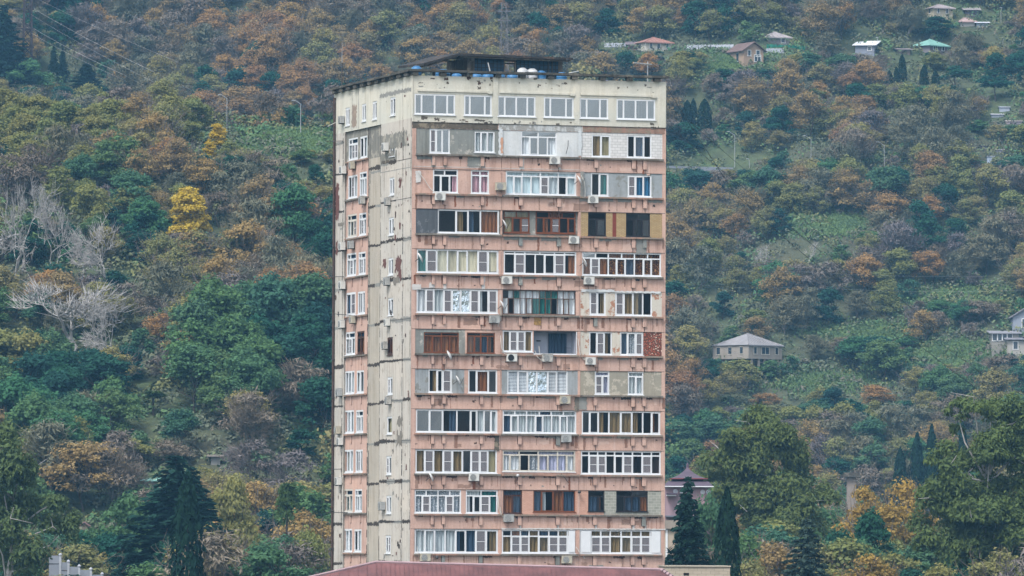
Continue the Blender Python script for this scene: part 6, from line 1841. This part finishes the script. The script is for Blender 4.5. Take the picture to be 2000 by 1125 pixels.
pick('dark', 1700, 0, 1000, 120, 'dark green tree under the yellow ones between the eucalypts', Y=600.0, i=0)
pick('dark', 1640, 0, 1040, 110, 'dark green bushy tree right of the grey green conifer', Y=590.0, i=1)
pick('green', 1460, 0, 1050, 130, 'dull green tree at the foot of the tall eucalyptus', Y=570.0, i=3)
lobed_tree('eucalyptus_tree', 'tall eucalyptus with a layered crown right of the tower', 650.0,
           [(1500, 812, 50, 32), (1532, 850, 42, 34), (1442, 852, 40, 30), (1492, 870, 60, 34), (1422, 892, 45, 30), (1462, 912, 60, 34), (1542, 902, 50, 40), (1572, 932, 42, 34), (1402, 932, 46, 30), (1500, 950, 70, 40), (1440, 972, 60, 34), (1560, 985, 55, 40), (1606, 968, 36, 28), (1480, 1012, 70, 40), (1415, 1002, 46, 40), (1560, 1040, 60, 40), (1455, 1060, 60, 40), (1500, 1088, 70, 40), (1402, 1062, 46, 44), (1562, 1092, 56, 40), (1440, 1108, 60, 36)], 5, LM['euc'], .19, 300, 1500, 20, group='eucalypts round the tower')
lobed_tree('eucalyptus_tree', 'huge eucalyptus with pale limbs at the picture edge, right of the yellow trees', 560.0,
           [(1862, 800, 26, 18), (1905, 800, 40, 20), (1950, 800, 45, 24), (1990, 805, 40, 30), (1868, 836, 16, 13), (1972, 842, 50, 28), (2010, 850, 50, 40), (1850, 902, 40, 26), (1890, 905, 55, 28), (1950, 895, 60, 36), (2010, 900, 60, 60), (1850, 942, 58, 38), (1930, 952, 70, 42), (1990, 962, 70, 50), (1832, 988, 46, 38), (1890, 1002, 68, 44), (1960, 1022, 78, 50), (1830, 1042, 56, 40), (1900, 1072, 78, 50), (1980, 1092, 78, 50)], 6, LM['euc'], .18, 320, 1930, 26, group='eucalypts round the tower')
lobed_tree('eucalyptus_tree', 'eucalyptus at the opposite picture edge beside the stepped panel fence', 535.0,
           [(8, 860, 44, 34), (32, 902, 42, 38), (52, 935, 34, 36), (8, 962, 56, 50), (50, 992, 44, 46), (15, 1042, 56, 50), (-30, 930, 60, 60), (118, 992, 34, 22), (110, 1030, 44, 30), (140, 1042, 26, 36), (72, 1082, 48, 36), (35, 1105, 54, 38)], 7, LM['euc'], .18, 320, 20, 16, group='eucalypts round the tower')
keepout.append((1795, 2100, 780, 1125, 560)); keepout.append((1385, 1630, 790, 1080, 650)); keepout.append((-80, 165, 830, 1060, 535))

# ------------------------------------------------------------------ the wooded slopes
sc = random.Random(77)
def weights(x, y, Y, spur):
    if Y < 690 and not spur:                             # gardens on the valley floor
        return dict(green=.38, dark=.32, bare=.03, olive=.15, lime=.12)
    if spur:
        if y < 400 - .12 * x and x < 520: return dict(lime=.62, olive=.16, green=.14, bare=.08)
        if y < 460: return dict(bare=.28, olive=.34, green=.16, lime=.14, russet=.08)
        if y < 680: return dict(bare=.24, olive=.36, green=.22, russet=.07, dark=.11)
        if y < 860: return dict(green=.56, dark=.34, bare=.03, olive=.07)
        return dict(bare=.32, green=.24, olive=.2, lime=.1, dark=.08, russet=.06)
    if x < 700:
        if x > 390 and y < 300: return dict(russet=.42, bare=.20, olive=.24, dark=.06, green=.08)
        return dict(bare=.32, olive=.22, green=.30, russet=.03, dark=.13)
    if y < 90 and x > 1150: return dict(bare=.24, olive=.30, green=.20, dark=.14, russet=.12)
    if 90 <= y < 190 and x > 1560: return dict(dark=.42, green=.26, olive=.12, bare=.14, lime=.06)
    if x < 1320: return dict(bare=.24, olive=.34, green=.20, russet=.12, dark=.1)
    if y < 480: return dict(bare=.22, olive=.34, russet=.13, green=.24, dark=.04, lime=.12)
    if y > 640 and x > 1700: return dict(green=.24, lime=.2, olive=.24, bare=.24, dark=.08)
    return dict(bare=.24, olive=.34, russet=.10, green=.26, dark=.04, lime=.12)
pr_ = random.Random(31)
PH = {k_: [pr_.uniform(.05, .13), pr_.uniform(.04, .12), pr_.uniform(0, 6), pr_.uniform(.05, .13), pr_.uniform(.04, .12), pr_.uniform(0, 6)] for k_ in ('bare', 'russet', 'olive', 'lime', 'green', 'dark')}
GRASS = [(1545, 1690, 428, 456), (1560, 1680, 738, 762), (1800, 1950, 566, 590), (1620, 1760, 640, 660), (485, 660, 258, 300), (1388, 1420, 108, 142), (1395, 1500, 116, 142), (1780, 1900, 690, 716), (1800, 1950, 676, 700)]
n_auto = {}
for a_, b_, c_, d_ in ((492, 660, 266, 296), (1396, 1496, 114, 138), (1790, 1900, 692, 714), (1545, 1690, 428, 456), (1560, 1680, 738, 762), (1800, 1950, 566, 590), (1620, 1760, 640, 660)):
    keepout.append((a_, b_, c_, d_, ground_hit((a_ + b_) / 2, d_).y))
Y = 548.0
while Y < 1330:
    rowgap = (5.3 if Y > 880 else 4.9) if Y > 690 else 8.0
    far = Y > 880
    X = -.088 * Y
    while X < .088 * Y:
        step = (4.9 if far else (4.3 if 690 < Y < 880 else 5.4)) * sc.uniform(.75, 1.25)
        X += step
        px_, py_ = X + sc.uniform(-1.5, 1.5), Y + sc.uniform(-2.6, 2.6)
        z = float(H(px_, py_))
        x, y = proj((px_, py_, z))
        if 690 < x < 1268 and y > 195: continue          # wholly behind the tower
        if 560 < Y < 700 and y > 1128 and 600 < x < 1330: continue
        if y < -40 - 0 * Y: continue
        spur = (not far) and Y > 680 and px_ < -14
        if 690 < Y < 955 and not spur and px_ > 0 and sc.random() < .45: continue
        if far and px_ < 0 and x < 640:                  # hidden by the near crest
            if y > 330: continue
        if any(a < x < b and c < y < d for a, b, c, d in GRASS): continue
        wt = weights(x, y, Y, spur)
        if 'bare' in wt: wt['bare'] *= .65
        if x > 1300 and 'russet' in wt: wt['russet'] *= .7
        for k_ in wt: wt[k_] *= math.exp(2.1 * math.sin(px_ * PH[k_][0] + py_ * PH[k_][1] + PH[k_][2]) * math.sin(px_ * PH[k_][3] - py_ * PH[k_][4] + PH[k_][5]))
        kinds = list(wt); kind = sc.choices(kinds, [wt[k] for k in kinds])[0]
        if kind == 'bare' and sc.random() < .45: kind = 'lichen'
        if kind == 'olive' and sc.random() < .45: kind = 'tawny'
        bh, bw, n = BASE[kind]
        s = sc.uniform(.62, 1.12) if far else (sc.uniform(.52, .98) if Y > 765 else sc.uniform(.75, 1.2))
        if n_auto.get(kind, 0) >= 285: kind = min(('olive', 'green', 'lime', 'tawny', 'bare', 'lichen', 'dark'), key=lambda q: n_auto.get(q, 0)); bh, bw, n = BASE[kind]
        if Y < 690 and not spur: s *= sc.uniform(.75, 1.05)
        h, w = bh * s * sc.uniform(.85, 1.15), bw * s * 1.14
        wpx, hpx = w * FPX / Y, h * FPX / Y
        bad = False; fit = 1.0
        for (a, b, c, d, Yk) in keepout:
            if py_ < Yk + 9 and a - wpx * .38 < x < b + wpx * .38 and (y - hpx < d and y > c):
                if py_ > Yk - 2: bad = True; break
                room = y - (d - (d - c) * .2)
                if room < 16: bad = True; break
                fit = min(fit, room / hpx)
        if bad: continue
        if fit < 1: kind = sc.choice(['green', 'dark', 'lime', 'olive', 'bare']); h *= fit; w *= min(1, fit * 1.7)
        plant(kind, (px_, py_, z - .15), h, w)
        n_auto[kind] = n_auto.get(kind, 0) + 1
    Y += rowgap
# bushes close the gaps between the crowns
placed = np.array([(o.location.x, o.location.y, o.scale.x * BASE[k_][1] * .42) for o, k_, _, _ in trees if k_ != 'euc'])
YY = 690.0
while YY < 1300:
    XX = -.087 * YY
    while XX < .087 * YY:
        XX += sc.uniform(2.6, 4.2)
        bx_, by_ = XX, YY + sc.uniform(-1.5, 1.5)
        z = float(H(bx_, by_)); x, y = proj((bx_, by_, z))
        if (660 < x < 1292 and y > 175) or y < -10 or (by_ > 880 and bx_ < 0 and x < 640 and y > 330): continue
        if any(a < x < b and c < y < d for a, b, c, d in GRASS): continue
        if np.min(np.hypot(placed[:, 0] - bx_, placed[:, 1] - by_) - placed[:, 2]) < .8: continue
        s = sc.uniform(.75, 1.25); wpx, hpx = 4.6 * s * FPX / by_, 3.4 * s * FPX / by_
        if any(by_ < Yk + 9 and a - wpx * .4 < x < b + wpx * .4 and y - hpx < d - (d - c) * .2 and y > c - 4 for a, b, c, d, Yk in keepout): continue
        kind = sc.choices(['bush', 'thicket', 'scrub'], [.36, .32, .32])[0]
        if n_auto.get(kind, 0) >= 296: continue
        o = plant(kind, (bx_, by_, z - .1), 3.4 * s, 4.6 * s); o['category'] = 'bush'
        placed = np.vstack([placed, (bx_, by_, 1.9 * s)])
        n_auto[kind] = n_auto.get(kind, 0) + 1
    YY += 3.4
print('TREES', n_auto, sum(n_auto.values()), 'all', len(trees))

# woods that the tower and the picture edges hide: a loose mass, so that another viewpoint finds the hill wooded
wr_ = np.random.default_rng(8)
WL = {k_: [] for k_ in ('olive', 'green', 'russet', 'dark')}
for _ in range(5200):
    wy = wr_.uniform(690, 1330); wx = wr_.uniform(-.16, .16) * wy
    z = float(H(wx, wy)); x, y = proj((wx, wy, z))
    if (665 < x < 1290 and y > 195) or x < -40 or x > 2040:
        r_s = wr_.uniform(2.2, 3.8)
        L_ = WL[('olive', 'green', 'olive', 'russet', 'dark')[int(wr_.integers(5))]]
        for _k in range(3): L_.append((wx + wr_.normal(0, 1), wy + wr_.normal(0, 1), z + r_s * wr_.uniform(.4, 1.6), r_s * .7, r_s * .7, r_s * .7))
wv = [cloud(wr_, L_, 26, .5, 1.5, .7) for L_ in WL.values()]
v, f = join(*wv)
tag(link('woodland', mesh_np('woodland', v, f, [LM[k_] for k_ in WL], np.repeat(np.arange(len(wv)), [len(q[1]) for q in wv]))), kind='stuff')

# undergrowth and grass (nobody could count it)
ur_ = np.random.default_rng(11)
N = 22000
Yu = ur_.uniform(600, 1330, N); Xu = ur_.uniform(-.092, .092, N) * Yu
Zu = H(Xu, Yu)
k = 44
sz = ur_.uniform(.6, 1.5, N) * np.where(Yu > 950, 1.35, 1.0)
dd = ur_.normal(0, 1, (N, k, 3)); dd /= np.linalg.norm(dd, axis=2, keepdims=True); dd[:, :, 2] = np.abs(dd[:, :, 2])
c = (np.stack([Xu, Yu, Zu], 1)[:, None] + dd * sz[:, None, None] * np.array([1.25, 1.25, 1.1]) * ur_.uniform(.6, 1.1, (N, k, 1))).reshape(-1, 3)
nr = dd.reshape(-1, 3) + ur_.normal(0, .6, (N * k, 3)) + np.array([0, 0, .3])
v, f = diamonds(c, nr, .32, ur_, 1.6)
UG = NT('undergrowth_leaves')
pal = [(.085, .145, .065, 1), (.115, .13, .065, 1), (.12, .11, .09, 1), (.06, .125, .06, 1), (.13, .14, .06, 1), (.10, .115, .08, 1)]
c_ = pal[0]
for i_, p_ in enumerate(pal[1:]):
    n_ = UG.n.new('ShaderNodeTexNoise'); n_.noise_dimensions = '4D'; n_.inputs['W'].default_value = i_ * 3.7; n_.inputs['Scale'].default_value = .22; n_.inputs['Detail'].default_value = 2
    UG.l.new(UG.co(), n_.inputs['Vector'])
    c_ = UG.mix(UG.ramp(n_.outputs[0], .5, .58), c_, p_)
UG = UG.done(c_, .95, .05)
tag(link('undergrowth', mesh_np('undergrowth', v, f, [UG])), kind='stuff')
pts = []
for (a, b, c_, d) in GRASS:
    for _ in range(int((b - a) * (d - c_) * .11) + 120):
        e_ = ur_.normal(0, .34, 2) if a > 700 else ur_.uniform(-.5, .5, 2)
        pts.append(ground_hit((a + b) / 2 + (b - a) * float(e_[0]) * (1 + .3 * math.sin(7 * float(e_[1]))), (c_ + d) / 2 + (d - c_) * float(e_[1])))
P_ = np.array([tuple(p) for p in pts])
P_ = np.repeat(P_, 14, 0) + ur_.normal(0, 1, (len(P_) * 14, 3)) * np.array([.9, .9, .05]) ; P_[:, 2] = H(P_[:, 0], P_[:, 1]) + ur_.uniform(.05, .5, len(P_))
v, f = diamonds(P_, ur_.normal(0, .6, P_.shape) + np.array([0, -.6, .6]), .3, ur_, 2.2, np.tile([0, 0, 1.0], (len(P_), 1)))
tag(link('bank_grass', mesh_np('bank_grass', v, f, [LM['bankgrass']])), kind='stuff')

# ------------------------------------------------------------------ labels for the trees of the slopes
LANDM = [('the bright golden tree', 365, 425), ('the near pylon', 53, 70), ('the lamp post on the near crest', 443, 220), ('the lamp post on the grassy bank', 587, 232), ('the wide low pale barked tree', 125, 630), ('the tall pale barked tree', 38, 450),
         ('the top of the side wall', 655, 200), ('the middle of the side wall', 652, 560), ('the lower side wall', 650, 860), ('the large dark conifer', 355, 980), ('the panel fence', 170, 1100), ('the rooftop pavilion', 960, 110), ('the whip mast', 673, 100),
         ('the red roofed hillside house', 1275, 85), ('the tan gabled house', 1457, 100), ('the white lean-to roof', 1688, 88), ('the green hipped roof', 1820, 82), ('the cream hilltop house', 1836, 20), ('the derelict house', 1462, 683),
         ('the first hill lamp post', 1435, 300), ('the middle hill lamp post', 1584, 296), ('the farthest hill lamp post', 1727, 310), ('the round dark evergreen', 1412, 597), ('the white edge house', 1985, 640), ('the tiny pale blue hut', 1935, 311),
         ('the tallest cypress of three', 1762, 135), ('the umbrella pines', 1905, 160), ('the dead looking pale tree', 1580, 500), ('the concrete pillar', 1663, 935), ('the pagoda roof', 1340, 935), ('the tall eucalyptus', 1490, 930), ('the cypress row', 1800, 875),
         ('the turquoise roof', 300, 938), ('the browning fan palm', 300, 785), ('the round orange crowned tree', 1710, 775), ('the ivy dark columns', 1360, 225), ('the huge eucalyptus', 1910, 960), ('the far roof corner', 1300, 160), ('the distant pylon', 984, 30),
         ('the green fan palm', 566, 970), ('the small golden tree', 424, 268), ('the grey green conifer', 1580, 1060), ('the broad crest conifer', 168, 155)]
ADJ = {'bare': 'leafless mauve tree', 'lichen': 'leafless grey tree', 'russet': 'russet tree', 'olive': 'olive tinted tree', 'tawny': 'tawny tree', 'lime': 'yellow green tree', 'green': 'mid green tree', 'dark': 'dark evergreen tree', 'bush': 'green bush', 'thicket': 'bare bush', 'scrub': 'olive bush'}
ORDN = ['nearest', 'second nearest', 'third nearest', 'fourth nearest', 'fifth nearest', 'sixth nearest', 'seventh nearest', 'eighth nearest', 'ninth nearest', 'tenth nearest', 'eleventh nearest', 'twelfth nearest', 'thirteenth nearest', 'fourteenth nearest', 'fifteenth nearest',
        'sixteenth nearest', 'seventeenth nearest', 'eighteenth nearest', 'nineteenth nearest', 'twentieth nearest']
grp = {}
for (o, kind, has, h) in trees:
    if has: continue
    x, y = proj(o.location + Vector((0, 0, h * .75)))
    nm, lx, ly = min(LANDM, key=lambda q: (q[1] - x) ** 2 + (q[2] - y) ** 2)
    dx, dy = x - lx, y - ly
    a = math.degrees(math.atan2(-dy, dx)) % 360
    d = ['right of', 'above and right of', 'above', 'above and left of', 'left of', 'below and left of', 'below', 'below and right of'][int((a + 22.5) // 45) % 8]
    grp.setdefault((kind, nm, d), []).append((math.hypot(dx, dy), o))
for (kind, nm, d), L in grp.items():
    L.sort(key=lambda q: q[0])
    for i, (_, o) in enumerate(L):
        o['label'] = (f'{ORDN[min(i, 19)]} ' if len(L) > 1 else 'only ') + f'{ADJ[kind]} {d} {nm}'

# ------------------------------------------------------------------ air

hm = bpy.data.materials.new('air')
hm.use_nodes = True
hn = hm.node_tree.nodes
hn.remove(hn['Principled BSDF'])
pv_ = hn.new('ShaderNodeVolumePrincipled')
pv_.inputs['Color'].default_value = (.20, .48, .76, 1)
pv_.inputs['Density'].default_value = HAZE
pv_.inputs['Anisotropy'].default_value = .0
hm.node_tree.links.new(pv_.outputs[0], hn['Material Output'].inputs['Volume'])
hb_ = MB(); hb_.box(-1530, 1530, -330, 3030, -1.2, 262, hm)
tag(hb_.build('haze'), kind='stuff')
